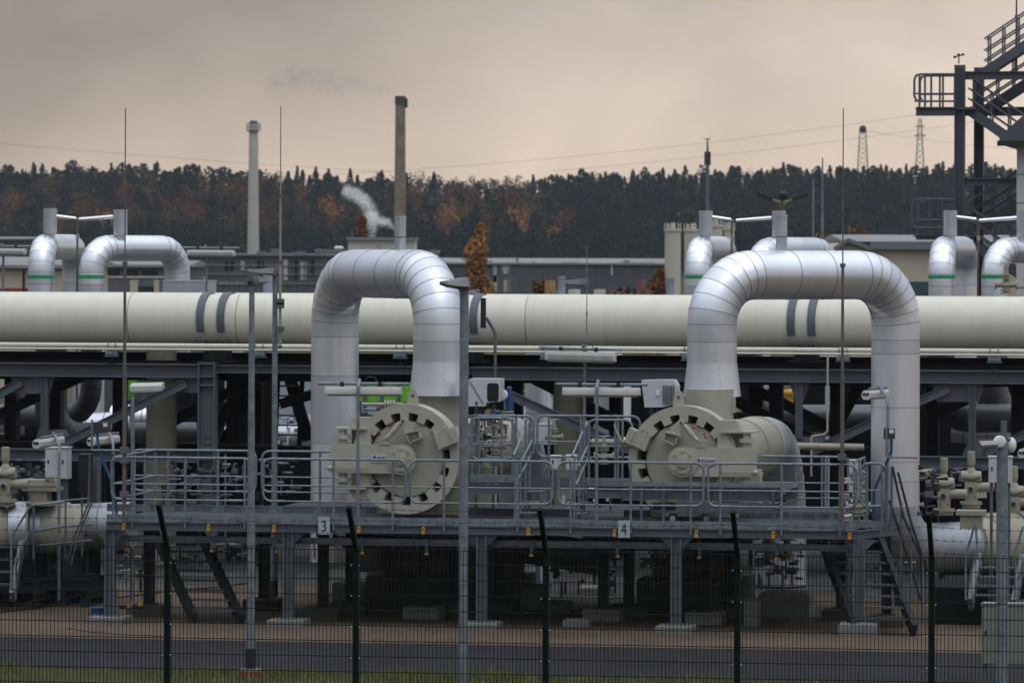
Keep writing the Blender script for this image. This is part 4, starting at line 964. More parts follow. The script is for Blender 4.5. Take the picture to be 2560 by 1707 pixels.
# railings
ZT, ZM, ZB_ = 2.80, 2.35, 2.085
def railing(xa, xb, ly, z0, posts, root, ends=(1,1), h=1.09, low=True, name='railing', m=rail, foot=True, r=.021):
    """closed-loop tubular guard rail in the plane y=ly between plant-frame x"""
    zt_, zm, zl_ = z0+h, z0+h*.59, z0+h*.35
    q = .13; mb = MB(10)
    P = []
    def arc(cx, cz, a0, a1): return [Vector((cx+q*math.cos(R(a0+(a1-a0)*k/5)), ly, cz+q*math.sin(R(a0+(a1-a0)*k/5)))) for k in range(6)]
    if ends[0]: P += [Vector((xa+q+.25,ly,zl_))]+arc(xa+q, zl_+q, 270, 180)+arc(xa+q, zt_-q, 180, 90)
    else: P += [Vector((xa,ly,zt_))]
    if ends[1]: P += arc(xb-q, zt_-q, 90, 0)+arc(xb-q, zl_+q, 0, -90)+[Vector((xb-q-.25,ly,zl_))]
    else: P += [Vector((xb,ly,zt_))]
    mb.tube(P, r, 10)
    o = mb.build(name, m, root)
    MB(8).cyl((xa+.01,ly,zm), (xb-.01,ly,zm), .0135).build('knee_rail', m, o); MB(8).cyl((xa+.2,ly+.001,zl_), (xb-.2,ly+.001,zl_), .0135).build('knee_rail', m, o)
    for x in posts:
        mb = MB(10)
        mb.cyl((x,ly,z0-.09 if foot else z0), (x,ly,zt_-.01), .022)
        if foot:
            mb.bb(x-.12, x+.12, ly-.03, ly-.018, z0+.012, z0+.13)
            for sx in (-.085, -.045, .045, .085):
                for sz in (.035, .105): mb.cyl((x+sx,ly-.03,z0+sz), (x+sx,ly-.045,z0+sz), .011, n=6)
        mb.build('rail_post', m, o)
    return o
def RL(a, b, posts, ly=-.04, z0=1.71, root=pf, **k): return railing(X(a,ly), X(b,ly), ly, z0, [X(p,ly) for p in posts], root, **k)
RL(279, 628, (331, 463, 612)); RL(658, 1014, (686, 834, 982)); RL(1026, 1381, (1110, 1294)); RL(1396, 1759, (1427, 1577, 1727)); RL(1770, 2142, (1801, 1954, 2100)); RL(2152, 2215, (2168, 2205), ly=.6)
RL(330, 640, (362, 420, 545, 622), ly=D2); RL(655, 960, (690, 800, 900), ly=D2, ends=(1,0))
RL(1905, 2120, (1990, 2055, 2068, 2120), ly=D2, ends=(0,1))
def side_rail(px, ya, yb, root, z0=1.71):
    x = X(px, ya); mb = MB(10)
    for z in (1.09, .64, .38): mb.cyl((x,ya,z0+z), (x,yb,z0+z), .018)
    for y in (ya, (ya+yb)/2, yb): mb.cyl((x,y,z0), (x,y,z0+1.09), .02)
    mb.build('side_railing', rail, root)
side_rail(283, 0, D2, pf); side_rail(2135, 1.2, D2, pf)
# columns and footings
cols = [(276,1570,1),(722,1572,1),(1205,1574,1),(1691,1582,1),(2148,1592,1),(373,1556,0),(660,1540,0),(808,1562,0),(877,1548,0),(1060,1560,0),(1132,1552,0),(1248,1545,0),(1509,1566,0),(1572,1556,0),(1764,1574,0),(1826,1562,0),(2104,1566,0),(2217,1582,0)]
names = {276:'at the left front corner beside the blue cable drum',373:'with dark green sides right of the left corner footing',660:'behind the first front lamp post',722:'thin pale slab under the first front column past the stairs',808:'tall dark footing left of the second fence post',877:'hidden behind the second fence post',1060:'with a pale rim left of the tall front lamp post',1132:'behind the tall front lamp post',1205:'thin pale slab right of the tall front lamp post',1248:'dark footing left of the third fence post',1509:'square pale footing right of the third fence post',1572:'low footing behind the square pale one',1691:'wide thin slab under the bright front column',1764:'pale footing with yellow loop left of the fourth fence post',1826:'mossy footing behind the fourth fence post',2104:'round mossy footing left of the right front column',2148:'pale footing under the right front column',2217:'brown stained footing at the foot of the right stairs'}
foot0 = None
for px, py, front in cols:
    g_ = G(px, py-12); ly = .05 if front else g_.y+.3; x = X(px, ly, 1450)
    fh = .12 if front and px != 2148 else .21
    m_ = MB(); w = .17; zc = zb if ly < D2+.4 else zb
    m_.bb(x-w/2, x-w/2+.022, ly-.08, ly+.08, fh+.02, zb); m_.bb(x+w/2-.022, x+w/2, ly-.08, ly+.08, fh+.02, zb); m_.bb(x-w/2+.022, x+w/2-.022, ly-.006, ly+.006, fh+.02, zb)
    m_.bb(x-.14, x+.14, ly-.14, ly+.14, fh+.001, fh+.02)
    if front:
        for s in (-1, 1): m_.prism([(x+s*w/2,ly-.01,zb-.01), (x+s*(w/2+.17),ly-.01,zb-.01), (x+s*(w/2+.17),ly-.01,zb-.04), (x+s*w/2,ly-.01,zb-.2)], (0,.02,0))
    o = m_.build('column', steel if front else steeld, pf)  # rear columns take the darker steel in place of shade
    f = MB(); e = .02; X0, X1, Y0_, Y1_ = x-.31, x+.31, ly-.32, ly+.32
    f.add([(X0,Y0_,0),(X1,Y0_,0),(X1,Y1_,0),(X0,Y1_,0),(X0,Y0_,fh-e),(X1,Y0_,fh-e),(X1,Y1_,fh-e),(X0,Y1_,fh-e),(X0+e,Y0_+e,fh),(X1-e,Y0_+e,fh),(X1-e,Y1_-e,fh),(X0+e,Y1_-e,fh)],
        [(0,1,5,4),(1,2,6,5),(2,3,7,6),(3,0,4,7),(4,5,9,8),(5,6,10,9),(6,7,11,10),(7,4,8,11),(8,9,10,11)])
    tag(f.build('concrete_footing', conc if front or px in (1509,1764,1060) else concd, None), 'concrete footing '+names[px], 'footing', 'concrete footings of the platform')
# yellow plugs on the beam flange, slotted hangers with yellow caps
y0_ = None
pos = (309, 521, 685, 897, 1058, 1321, 1536, 1741, 1933, 2124)
pn = ('nearest the left corner', 'above the left stairs', 'left of the number 3 plate', 'right of the number 3 plate', 'left of the tall lamp post', 'left of the third fence post arm', 'left of the number 4 plate', 'right of the bright front column', 'right of the fourth fence post arm', 'nearest the right corner')
for i, px in enumerate(pos):
    if i == 0:
        y0_ = thing('socket_plug', 'yellow plug cover hanging under the edge beam '+pn[0], 'plug', (0,0,0), group='yellow plug covers under the platform edge')
        m = MB(10); m.tube([(.022*math.cos(a), 0, .03+.036*math.sin(a)) for a in [2*PI*k/10 for k in range(11)]], .011, 6); m.bb(-.03,.03,-.01,.03,-.045,-.005); m.build('plug_body', yellow, y0_, None)
        MB().bb(-.03,.03,-.012,.01,-.058,-.044).build('plug_base', black, y0_, None)
        M = FM @ Matrix.Translation((X(px,-.07,1330), -.07, 1.62)); y0_.matrix_world = M; y0_.location = M.to_translation(); y0_.rotation_euler = M.to_euler(); freeze(y0_)
        h0 = thing('slotted_hanger', 'slotted hanger strip with yellow end cap '+pn[0], 'hanger', (0,0,0), group='slotted hanger strips with yellow caps')
        m = MB(); m.bb(-.02,-.008,-.01,.01,0,.24); m.bb(.008,.02,-.01,.01,0,.24)
        for k in range(7): m.bb(-.0079,.0079,-.009,.009,.01+k*.035,.022+k*.035)
        m.build('strip', galv, h0, None); m = MB(); m.bb(-.034,.034,-.02,.02,-.04,-.012); m.bb(-.022,.022,-.015,.015,-.0119,.0); m.build('end_cap', yellow, h0, None)
        M = FM @ Matrix.Translation((X(px+8,.2,1375), .2, 1.25)); h0.matrix_world = M; h0.location = M.to_translation(); h0.rotation_euler = M.to_euler(); freeze(h0)
    else:
        dup(y0_, (X(px,-.07,1330), -.07, 1.62), 'yellow plug cover hanging under the edge beam '+pn[i], group='yellow plug covers under the platform edge')
        dup(h0, (X(px+8,.2,1375), .2, 1.25), 'slotted hanger strip with yellow end cap '+pn[i], group='slotted hanger strips with yellow caps')
# number plates
for s, px, lb in (('3', 810, 'grey plate with a black 3 on the platform edge'), ('4', 1560, 'grey plate with a black 4 on the platform edge')):
    a = Q(px-14.5, 1292 if s == '3' else 1300, -.1); b = Q(px+14.5, 1335.5 if s == '3' else 1343.5, -.1)
    t = thing('number_plate', lb, 'sign', ((a.x+b.x)/2, -.1, b.z), group='number plates on the platform edge')
    MB().bb(a.x, b.x, -.1, -.094, b.z, a.z).build('plate', mat('plate_grey_'+('a' if s == '3' else 'b'), (.33,.38,.43), .5), t)
    cu = bpy.data.curves.new('digit', 'FONT'); cu.body = s; cu.size = .27; cu.extrude = .002; cu.align_x = 'CENTER'
    to = bpy.data.objects.new('digit', cu); COL.objects.link(to); me = bpy.data.meshes.new_from_object(to.evaluated_get(bpy.context.evaluated_depsgraph_get())); bpy.data.objects.remove(to)
    me.materials.append(black); me.transform(ROOTM[t.name].inverted() @ FM @ Matrix.Translation(((a.x+b.x)/2, -.103, (a.z+b.z)/2-.098)) @ Matrix.Rotation(PI/2, 4, 'X') @ Matrix.Diagonal((.78,1,1,1)))
    q = bpy.data.objects.new('digit', me); COL.objects.link(q); q.parent = t
# ------------------------------------------------------------------ upper cross-over decks and steps between receivers
ud = thing('crossover_steps', 'raised steel crossover steps with tube rails between the receivers', 'steps', (X(1380,2.2), 2.2, 1.72))
def udeck(pa, pb, ya, yb, z):
    xa, xb = X(pa, ya), X(pb, ya); MB().bb(xa, xb, ya, yb, z-.03, z).build('upper_deck', galvd, ud); m = MB(); m.ibeam((xa,ya,z-.13), (xb,ya,z-.13), .08, .16, .01); m.build('deck_beam', steel, ud)
    m = MB(6); m.bb(xa, xb, ya-.02, ya-.005, z-.01, z+.13)
    for k in range(8):
        x = xa+(xb-xa)*(k+.5)/8
        for zz in (.03, .09): m.cyl((x,ya-.02,z+zz), (x,ya-.035,z+zz), .013, n=6)
    m.build('toe_board', galv, ud)
udeck(1175, 1290, 1.9, 3.0, 2.36); udeck(1468, 1575, 1.7, 3.0, 2.33)
for a, b, posts, ly, z in ((1177, 1284, (1180,1197,1254,1281), 1.95, 2.36), (1190, 1334, (1290,1325), 3.0, 2.36), (1343, 1600, (1372,1452,1545), 3.3, 2.36), (1469, 1580, (1472,1538,1556), 2.0, 2.34)):
    railing(X(a,ly), X(b,ly), ly, z, [X(p,ly) for p in posts], ud, ends=(0 if a in (1190,) else 1, 1), foot=False, name='upper_railing')
MB().bb(X(1290,2.6), X(1470,2.6), 2.6, 3.3, 2.33, 2.36).build('upper_deck', galvd, ud)
MB().bb(X(1290,2.6), X(1470,2.6), 2.57, 2.598, 2.22, 2.42).build('deck_beam', steel, ud)
for (xa, ya, xb, yb) in ((1322,1052,1284,1138),(1330,1100,1300,1160),(1326,1140,1288,1210),(1468,1054,1430,1140),(1476,1100,1446,1165),(1470,1145,1440,1212)):
    a = Q(xa, ya, 2.3); b = Q(xb, yb, .9); MB(10).tube([a, a.lerp(b,.96), b], .02).build('stair_handrail', galv, ud)
for px, ly, y0, y1 in ((1288,.9,1138,1300),(1302,1.4,1120,1300),(1314,1.9,1050,1300),(1324,2.3,1040,1300),(1436,.9,1140,1300),(1448,1.4,1110,1300),(1460,1.9,1055,1300)):
    a = Q(px, y0, ly); MB(10).cyl((a.x,ly,1.73), a, .021).build('stair_post', galv, ud)
for k in range(3):
    for pa, pb in ((1296, 1340), (1440, 1470)): MB().bb(X(pa,1.2), X(pb,1.2), 1.0+.45*k, 1.4+.45*k, 1.86+.16*k, 1.89+.16*k).build('tread', galvd, ud)
# trough in front of the right receiver
tr = thing('drip_trough', 'long open galvanised trough below the right receiver door', 'trough', (X(1770,.9), .9, 1.95))
a = Q(1556, 1208, .9); b = Q(1985, 1212, .9); z1 = a.z; z0 = z1-.26
m = MB(); m.bb(a.x, b.x, .85, .87, z1-.03, z1); m.bb(a.x+.02, b.x-.2, .9, .92, z0, z1-.03)
m.build('front_wall', galvd, tr); m = MB(); m.bb(a.x, b.x, .80, .86, z1-.04, z1+.004); m.bb(a.x, b.x, 1.5, 1.56, z1-.04, z1+.004); m.build('rim', galv, tr)
m = MB(); m.prism([(b.x-.35,.86,z0), (b.x-.02,.86,z1-.04), (b.x-.02,1.5,z1-.04), (b.x-.35,1.5,z0)], (.02,0,0)); m.bb(a.x, b.x-.35, .9, 1.5, z0-.02, z0); m.bb(a.x, b.x, 1.48, 1.5, z0, z1-.04); m.build('trough_body', galv, tr)
m = MB(); m.bb(Q(1690,1240,.8).x, Q(1930,1240,.8).x, .76, .78, z0-.22, z0-.03); m.build('hanging_panel', galvd, tr)
m = MB(6)
for px in (1600, 1655, 1768, 1930): m.bb(X(px,.82), X(px,.82)+.05, .81, .85, 1.74, z1-.05)
m.build('trough_leg', galvd, tr)
m = MB(8)
for px in (1640, 1808): m.cyl(Q(px,1218,.86), Q(px,1218,.86)-Vector((0,.02,0)), .018)
m.build('bolt_heads', white, tr)
# cart
ct = thing('pig_cart', 'low beige cart with rubber wheels under the trough', 'cart', (X(1720,1.2), 1.2, 1.735))
a = Q(1630, 1262, 1.1)
m = MB(); m.prism([Q(1626,1258,1.1), Q(1780,1258,1.1), Q(1760,1273,1.1), Q(1745,1290,1.1), Q(1668,1290,1.1), Q(1640,1276,1.1)], (0,.7,0)); m.build('body', beige, ct)
m = MB(); A = Q(1632,1262,1.09); B = Q(1688,1274,1.09); m.bb(A.x, B.x, 1.07, 1.098, B.z, A.z); m.build('black_frame', black, ct)
for px in (1682, 1766):
    c = Q(px, 1296, 1.0); w = MB(20).lathe((c.x, .98, 1.735+.09), (0,1,0), [(0,.05),(0,.09),(.06,.09),(.06,.05)], 20).build('wheel', black, ct)
    MB(16).lathe((c.x, .965, 1.735+.09), (0,1,0), [(0,.02),(0,.045),(.02,.05),(.07,.05)], 16).build('rim', bluelt, w)
# small valve litter on deck
def flange_valve(base, label, s=1., m=beiged, rz=0):
    t = thing('flanged_valve', label, 'valve', base, group='small flanged valves', rz=rz)
    q = MB(16)
    for z in (0, .06, .3, .36): q.lathe((0,0,z*s), (0,0,1), [(0,.11*s),(.035*s,.11*s)], 16)
    q.lathe((0,0,0), (0,0,1), [(0,.06*s),(.1*s,.06*s),(.18*s,.1*s),(.26*s,.06*s),(.5*s,.05*s),(.6*s,.03*s)], 16)
    q.cyl((-.22*s,0,.18*s), (.22*s,0,.18*s), .05*s); 
    for sx in (-.22, .2): q.lathe((sx*s,0,.18*s), (1,0,0), [(0,.09*s),(.03*s,.09*s)], 16)
    q.build('body', m, t, None)
    q = MB(8); q.tube([(.12*s*math.cos(a), .12*s*math.sin(a), .62*s) for a in [2*PI*k/12 for k in range(13)]], .012*s, 6); q.cyl((-.12*s,0,.62*s), (.12*s,0,.62*s), .008*s); q.build('handwheel', m, t, None)
    return t
for (px, py, ly, s, lb) in ((1180,1110,3.6,.8,'small beige valve at the foot of the grey control box'),(1240,1135,3.4,.8,'small beige valve behind the upper left railing'),(1385,1110,5,.7,'small beige flange valve near the raised steps'),(1920,1400,4.3,1.0,'beige flanged valve above the wide concrete block'),(1968,1398,4.5,1.1,'larger beige flanged valve right of its twin'),(1650,1395,4.2,.9,'dim flanged valve on the right pedestal'),(2515,735,39,1.2,'beige handwheel valve at the right rear arch'),(935,1375,5.0,.8,'valve below the left receiver'),(1510,1160,6,.8,'beige valve left of the right receiver'),(2145,1290,1.2,.9,'slim valve on the right end of the platform')):
    p = Q(px, py, ly); flange_valve(p, lb, s)
# instrument pipe left of ring top
ip = thing('instrument_pipe', 'beige flanged pipe above the left door hinge', 'pipe', Q(950,1012,4))
m = MB(14); m.cyl(Q(905,1010,4), Q(1010,1010,4), .03)
for px in (962, 970, 976, 983): m.lathe(Q(px,1010,4), (1,0,0), [(0,.07),(.03,.07)], 14)
m.build('pipe', beige, ip)
# ------------------------------------------------------------------ lighting fixtures
def tube_light(name_label, pxc, pyc, pole_px, ly, wpx, pole_bot, view='rear', tilt=0, hpx=20, frame=FM, group='tube floodlights'):
    """long rectangular fixture on a bent pole"""
    t = thing('tube_floodlight', name_label, 'floodlight', (X(pole_px, ly, pole_bot), ly, Q(pole_px, pole_bot, ly).z), group=group)
    a = Q(pxc-wpx/2, pyc, ly-.12); b = Q(pxc+wpx/2, pyc+tilt, ly-.12); d = (b-a).normalized(); sc_ = 1/ (12500/(OY+ly)); hz = hpx*sc_
    m = MB(); nrm = Vector((0,-.35,-1)).normalized() if view == 'rear' else Vector((0,-1,-.5)).normalized()
    up = Vector((0,0,1)); prof = [(-.5,-.42),(-.38,-.5),(.38,-.5),(.5,-.42),(.5,.1),(.30,.5),(-.30,.5),(-.5,.1)]
    # cross-section in plane spanned by (0,1,0) and z, around d
    sd = Vector((0,1,0)); P = [a+sd*(x*.16)+up*(z*hz) for x, z in prof]
    m.prism(P, b-a); m.build('housing', lampb, t)
    m = MB(); lz = -hz*.5
    m.prism([a+d*.05+sd*(x*.13)+up*(lz-z*.02) for x, z in ((-.5,.05),(-.4,1.2),(.4,1.2),(.5,.05))], (b-a)-d*.1); m.build('lens', lens, t)
    if view == 'front':
        m = MB(); m.prism([a+d*.05+Vector((0,-.082,0))+up*(hz*z) for z in (-.34,.12)]+[a+d*.05+Vector((0,-.088,0))+up*(hz*z) for z in (.10,-.32)], (b-a)-d*.1); m.build('front_glass', lens, t)
    m = MB(8); zz = hz*.5+.05
    m.cyl(a-d*.12+up*zz+sd*.0, b+d*.12+up*zz, .026)
    m.build('carrier_bar', galv, t)
    m = MB()
    for f in (.22, .72): p = a.lerp(b, f); m.box(p+up*(hz*.5+.02), (.06,.06,.12))
    m.build('bracket', black, t)
    m = MB(8); px_, pz = X(pole_px, ly, pyc), a.z; base = Q(pole_px, pole_bot, ly); x = base.x
    m.tube([(x,ly-.26,base.z), (x,ly-.26,pz+zz-.2), (x,ly-.25,pz+zz-.05), (x,ly-.12,pz+zz+.07)] if view == 'rear' else [(x,ly,base.z), (x,ly,pz+zz-.25), (x,ly-.03,pz+zz-.1), (x,ly-.12,pz+zz+.06)], .027, 10); m.build('pole', galv, t)
    c = (a+b)/2; m = MB(6); m.tube([c+up*(zz), c+up*(zz+.12)+d*.08, c+up*(zz+.1)+d*.2, c+up*(zz-.05)+d*.26], .009, 5); m.build('cable_loop', black, t)
    return t
tube_light('long tube light on a bent pole over the left receiver', 909, 976, 902, .0, 191, 1290, 'rear', 1)
tube_light('long tube light on a bent pole left of the right receiver', 1504, 978, 1497, .0, 193, 1300, 'rear', 1)
tube_light('long tube light low in front of the slim pipes in the middle', 1452, 888, 1461, 9.0, 176, 1115, 'front', 5, 24)
tube_light('tube light right of the wide left rear arch', 528, 632, 516, 32, 118, 745, 'front', 1, 15)
tube_light('tube light cut by the left picture edge', 20, 628, 8, 32, 90, 745, 'front', 1, 15)
def end_light(label, px0, py0, px1, py1, ly, w, pole_px, pole_bot, view='bottom'):
    """flood light seen nearly end-on: body runs in depth"""
    a = Q(px0, py0, ly); b = Q(px1, py1, ly+1.1); t = thing('floodlight', label, 'floodlight', (X(pole_px, ly, pole_bot), ly, Q(pole_px, pole_bot, ly).z), group='short floodlights on bent poles')
    d = (b-a).normalized(); sd = d.cross(Vector((0,0,1))).normalized(); up = sd.cross(d)
    sec = [(-.5,-.25),(-.3,-.5),(.3,-.5),(.5,-.25),(.5,.2),(.32,.5),(-.32,.5),(-.5,.2)]
    m = MB(); m.prism([a+sd*x*w+up*y*w*.95 for x, y in sec], b-a); m.build('housing', lampb, t)
    m = MB(); m.prism([a-d*.03+sd*x*w*.9+up*y*w*.85 for x, y in sec], d*.028); m.build('end_cap', white, t)
    m = MB(10)
    for s in (-1, 1): m.cyl(a-d*.03+sd*s*w*.18+up*.02, a-d*.06+sd*s*w*.18+up*.02, .024)
    m.build('cable_gland', black, t)
    m = MB(8); m.cyl(a+d*.15+up*w*.62, b+d*.1+up*w*.62, .024); m.build('carrier_bar', steel, t)
    m = MB(8); base = Q(pole_px, pole_bot, ly); c = a.lerp(b,.75)+up*w*.62; x = base.x
    m.tube([(x,ly,base.z), (x,ly,c.z-.28), (x-.03,ly+.1,c.z-.12), c, c+up*.05-Vector((.05,0,0))], .026, 10); m.build('pole', galv, t)
    return t
end_light('floodlight on a bent pole at the far left beside the cabinet', 92, 1110, 152, 1100, 2.6, .16, 147, 1500)
end_light('floodlight behind the dark junction box with blue cables', 228, 1104, 290, 1097, 3.6, .16, 283, 1135)
end_light('floodlight on a bent pole in front of the right silver leg', 2166, 988, 2212, 984, 1.8, .165, 2219, 1300)
end_light('floodlight half visible at the right picture edge', 2556, 1134, 2600, 1125, 2.6, .16, 2610, 1400)
# upper left: flat LED seen from below
t = thing('flat_floodlight', 'flat floodlight tilted on a pole left of the upright beige pipe', 'floodlight', (X(332,5,1300), 5, 1.0))
a = Q(328, 970, 5); b = Q(408, 968, 5.4); d = (b-a); m = MB(); m.prism([a+Vector((0,y,z)) for y, z in ((-.1,-.05),(-.1,.03),(0,.09),(.12,.09),(.12,-.02))], d); m.build('housing', lampb, t)
m = MB(); m.prism([a+d*.04+Vector((0,y,z)) for y, z in ((-.105,-.055),(.1,-.03),(.1,-.045),(-.105,-.075))], d*.92); m.build('lens', lens, t)
MB(10).cyl((X(332,5,1100),5,.0), Q(332,975,5), .035).build('pole', galv, t)
# ------------------------------------------------------------------ lamp posts
def lamp_post(label, px, Y, pyt, r0, r1, head, base_block=False, zb0=0., frame_dir=-1):
    x = ray(px, 1700)[0]*Y; zt_ = W(px, pyt, Y).z
    t = thing('lamp_post', label, 'street lamp', (x, Y, 0), WM, group='tapered galvanised lamp posts')
    xt = ray(px+ (0), pyt)[0]*Y
    if base_block:
        MB(20).lathe((x,Y,0), (0,0,1), [(0,.17),(.09,.17),(.09,.16)], 20).build('base_cap', orange, t, WM); MB(20).lathe((x,Y,.091), (0,0,1), [(0,.17),(.025,.17),(.03,.1)], 20).build('base_rim', conc, t, WM); MB(18).cyl((x,Y,.13), (x,Y,.42), r0+.014).build('sleeve', black, t, WM)
    MB(18).tube([(x,Y,0.02), (x,Y,zt_*.45), (x,Y,zt_)], [r0, (r0+r1)/2*1.02, r1]).build('pole', galv, t, WM)
    m = MB()
    w = head[0]; dpt = head[1]; th = head[2]; ang = head[3]; M = Matrix.Rotation(ang, 3, 'Z')
    out = [(-.10,.0,.30),(.05,.0,.5),(.55,.02,.5),(.9,.07,.38),(1.,.1,.2)]   # along, lift, halfwidth
    top = []; bot = []
    vs = []; K = len(out)
    for u, lf, hw in out:
        for s, z in ((-1,0),(-.7,1),(.7,1),(1,0)):
            thk = th*(1-.72*max(0,u)); vs.append(M @ Vector((u*w, s*hw*dpt, lf*w+z*thk-.0)))
        vs.append(M @ Vector((u*w, -hw*dpt*.9, lf*w-th*.35*(1-max(0,u))))); vs.append(M @ Vector((u*w, hw*dpt*.9, lf*w-th*.35*(1-max(0,u)))))
    vs = [Vector((x,Y,zt_))+v for v in vs]; fs = []
    order = [0,1,2,3,5,4]
    for i in range(K-1):
        for j in range(6): a_, b__ = order[j], order[(j+1) % 6]; fs.append((i*6+a_, i*6+b__, (i+1)*6+b__, (i+1)*6+a_))
    fs += [tuple(order[::-1]), tuple((K-1)*6+q for q in order)]
    m.add(vs, fs); m.build('lamp_head', head[4], t, WM)
    MB(14).cyl((x,Y,zt_-.04), (x,Y,zt_+.02), r1*1.5).build('spigot', steeld, t, WM)
    return t
hdm = mat('lamp_head_grey', (.12,.12,.13), .45, .1, .1)
lamp_post('front lamp post with orange base, leftmost of the posts', 626.5, 73.9, 706, .068, .04, (.34,.28,.10,R(50),hdm), True)
lamp_post('tall front lamp post crossing the left receiver', 1157.5, 72.2, 716, .068, .064, (.36,.42,.13,R(205),hdm))
lamp_post('lamp post with arm pointing left just behind the leftmost post', 684.5, 89.0, 684, .058, .045, (.50,.30,.12,R(180),hdm), True)
lamp_post('small lamp behind the pipeline left of the thin rod', 1461, 112, 712, .05, .04, (.62,.3,.15,R(180),hdm))
lamp_post('small lamp head just right of the tall front lamp post', 1190, 100, 735, .05, .04, (.3,.25,.1,R(170),hdm))
# ------------------------------------------------------------------ lightning rods
def rod(label, px, pyt, pyb, Y, r0, r1, m=rust, joints=()):
    x = ray(px, (pyt+pyb)/2)[0]*Y; z1 = W(px, pyt, Y).z; z0 = W(px, pyb, Y).z
    t = thing('lightning_rod', label, 'rod', (x, Y, z0), WM, group='thin lightning rods')
    zs = [z0, z0+(z1-z0)*.35, z0+(z1-z0)*.351, z0+(z1-z0)*.62, z0+(z1-z0)*.621, z1]; rs = [r0, r0, r0*.78, r0*.7, r1*1.3, r1]
    MB(10).tube([(x,Y,z) for z in zs], rs).build('rod', m, t, WM)
    q = MB(8)
    for f in (.0, .35, .62): q.cyl((x,Y,z0+(z1-z0)*f), (x,Y,z0+(z1-z0)*f+.06), r0*1.35)
    for z in joints: zz = W(px, z, Y).z; q.bb(x-.07, x+.07, Y-.06, Y+.12, zz-.05, zz+.05)
    q.build('clamp', galvd, t, WM)
rod('long brown lightning rod at the left end of the platform', 312, 272, 1302, 83.9, .034, .009, joints=(1125,1150,1236))
rod('long brown lightning rod at the right end of the platform', 2106.5, 272, 1314, 82.1, .034, .009, joints=(1143,))
rod('lightning rod fixed beside the second left lamp post', 701, 265, 872, 88.8, .026, .009, beiged, joints=(754,823,764))
rod('thin grey rod rising behind the middle tube light', 1467, 615, 880, 92.2, .011, .008, galv)
rod('thin grey rod right of the big right arch top', 2033, 446, 600, 135, .035, .018, galv); rod('tilted looking grey rod right of its shorter twin', 2056, 395, 600, 135, .04, .018, galv)
rod('thin rod above the stair tower at the right edge', 2541, -40, 180, 150, .04, .02, steeld)
# brown tripod sign bracket at 1211
t = thing('bent_sign_post', 'grey bent post with an edge-on plate in front of the pipeline', 'post', (X(1238,12.5,1000), 12.5, Q(1238,940,12.5).z))
MB(8).tube([Q(1238,946,12.5), Q(1238,834,12.5), Q(1234,824,12.5), Q(1216,794,12.5)], .03).build('post', steel, t); a = Q(1206,745,12.5); b = Q(1217,820,12.5); MB().bb(a.x, b.x, 12.3, 12.42, b.z, a.z).build('plate', steeld, t)
# ------------------------------------------------------------------ electrical boxes
def angled_box(label, x0, x1, y0, y1, ly, window, rz):
    a = Q(x0, y0, ly); b = Q(x1, y1, ly); t = thing('control_box', label, 'control box', ((a.x+b.x)/2, ly, b.z), group='pale control boxes on posts', rz=0)
    w = b.x-a.x; h = a.z-b.z; cx = (a.x+b.x)/2
    if window:
        P = [(a.x,ly,a.z-h*.1),(a.x+w*.12,ly,a.z),(b.x,ly,a.z),(b.x,ly,a.z-h*.82),(a.x+w*.6,ly,a.z-h*.86),(a.x+w*.55,ly,b.z),(a.x,ly,b.z)]
    else:
        P = [(a.x,ly,a.z-h*.02),(a.x+w*.5,ly,a.z),(a.x+w*.9,ly,a.z+h*.0),(b.x,ly,a.z-h*.2),(b.x,ly,a.z-h*.85),(a.x+w*.62,ly,b.z+h*.02),(a.x+w*.1,ly,b.z+h*.0)]
    MB().prism(P[::-1], (0,.4,0)).build('casing', box_m, t)
    if window:
        m = MB(); q = [(b.x-w*.37+w*.30*u, ly-.012, a.z-h*.19-h*.60*v) for u, v in ((.12,0),(.88,0),(1,.12),(1,.88),(.88,1),(.12,1),(0,.88),(0,.12))]
        m.prism(q, (0,.011,0)); m.build('window', glass, t)
        m = MB(); q2 = [(b.x-w*.39+w*.34*u, ly-.006, a.z-h*.16-h*.66*v) for u, v in ((.12,0),(.88,0),(1,.12),(1,.88),(.88,1),(.12,1),(0,.88),(0,.12))]; m.prism(q2, (0,.0055,0)); m.build('window_seal', black, t)
        m = MB(); m.beam((a.x+w*.1,ly-.006,a.z-h*.1), (a.x+w*.5,ly-.006,b.z+h*.1), .01, .02, (0,1,0)); m.bb(a.x+w*.27,a.x+w*.33,ly-.03,ly-.001,b.z+h*.05,b.z+h*.18); m.build('lid_seam', galvd, t)
    else:
        m = MB()
        for k in range(5): m.bb(a.x+w*(.62+.07*k), a.x+w*(.65+.07*k), ly-.04, ly+.42, b.z+h*.12, a.z-h*.2)
        m.build('cooling_fins', galvd, t); m = MB(); m.bb(a.x+w*.42, a.x+w*.52, ly-.03, ly-.001, a.z-h*.56, a.z-h*.38); m.build('latch', white, t)
    m = MB(8)
    for f in (.25, .75): m.bb(a.x+w*f-.025, a.x+w*f+.025, ly+.15, ly+.2, 1.7, b.z+h*.1)
    m.build('stand', steel, t)
    m = MB(6)
    for k in range(4): m.tube([(cx+.05*k,ly+.1,b.z+h*.1), (cx+.03*k-.1,ly+.05,b.z-.1), (cx-.12+.04*k,ly+.08,b.z-.35)], .012, 5)
    m.build('cables', black, t)
angled_box('pale control box with a dark rounded window right of the tall lamp post', 1166, 1251, 946, 1016, 3.2, True, 0)
angled_box('pale control box with cooling fins left of the right cone sleeve', 1603, 1692, 949, 1019, 3.2, False, 0)
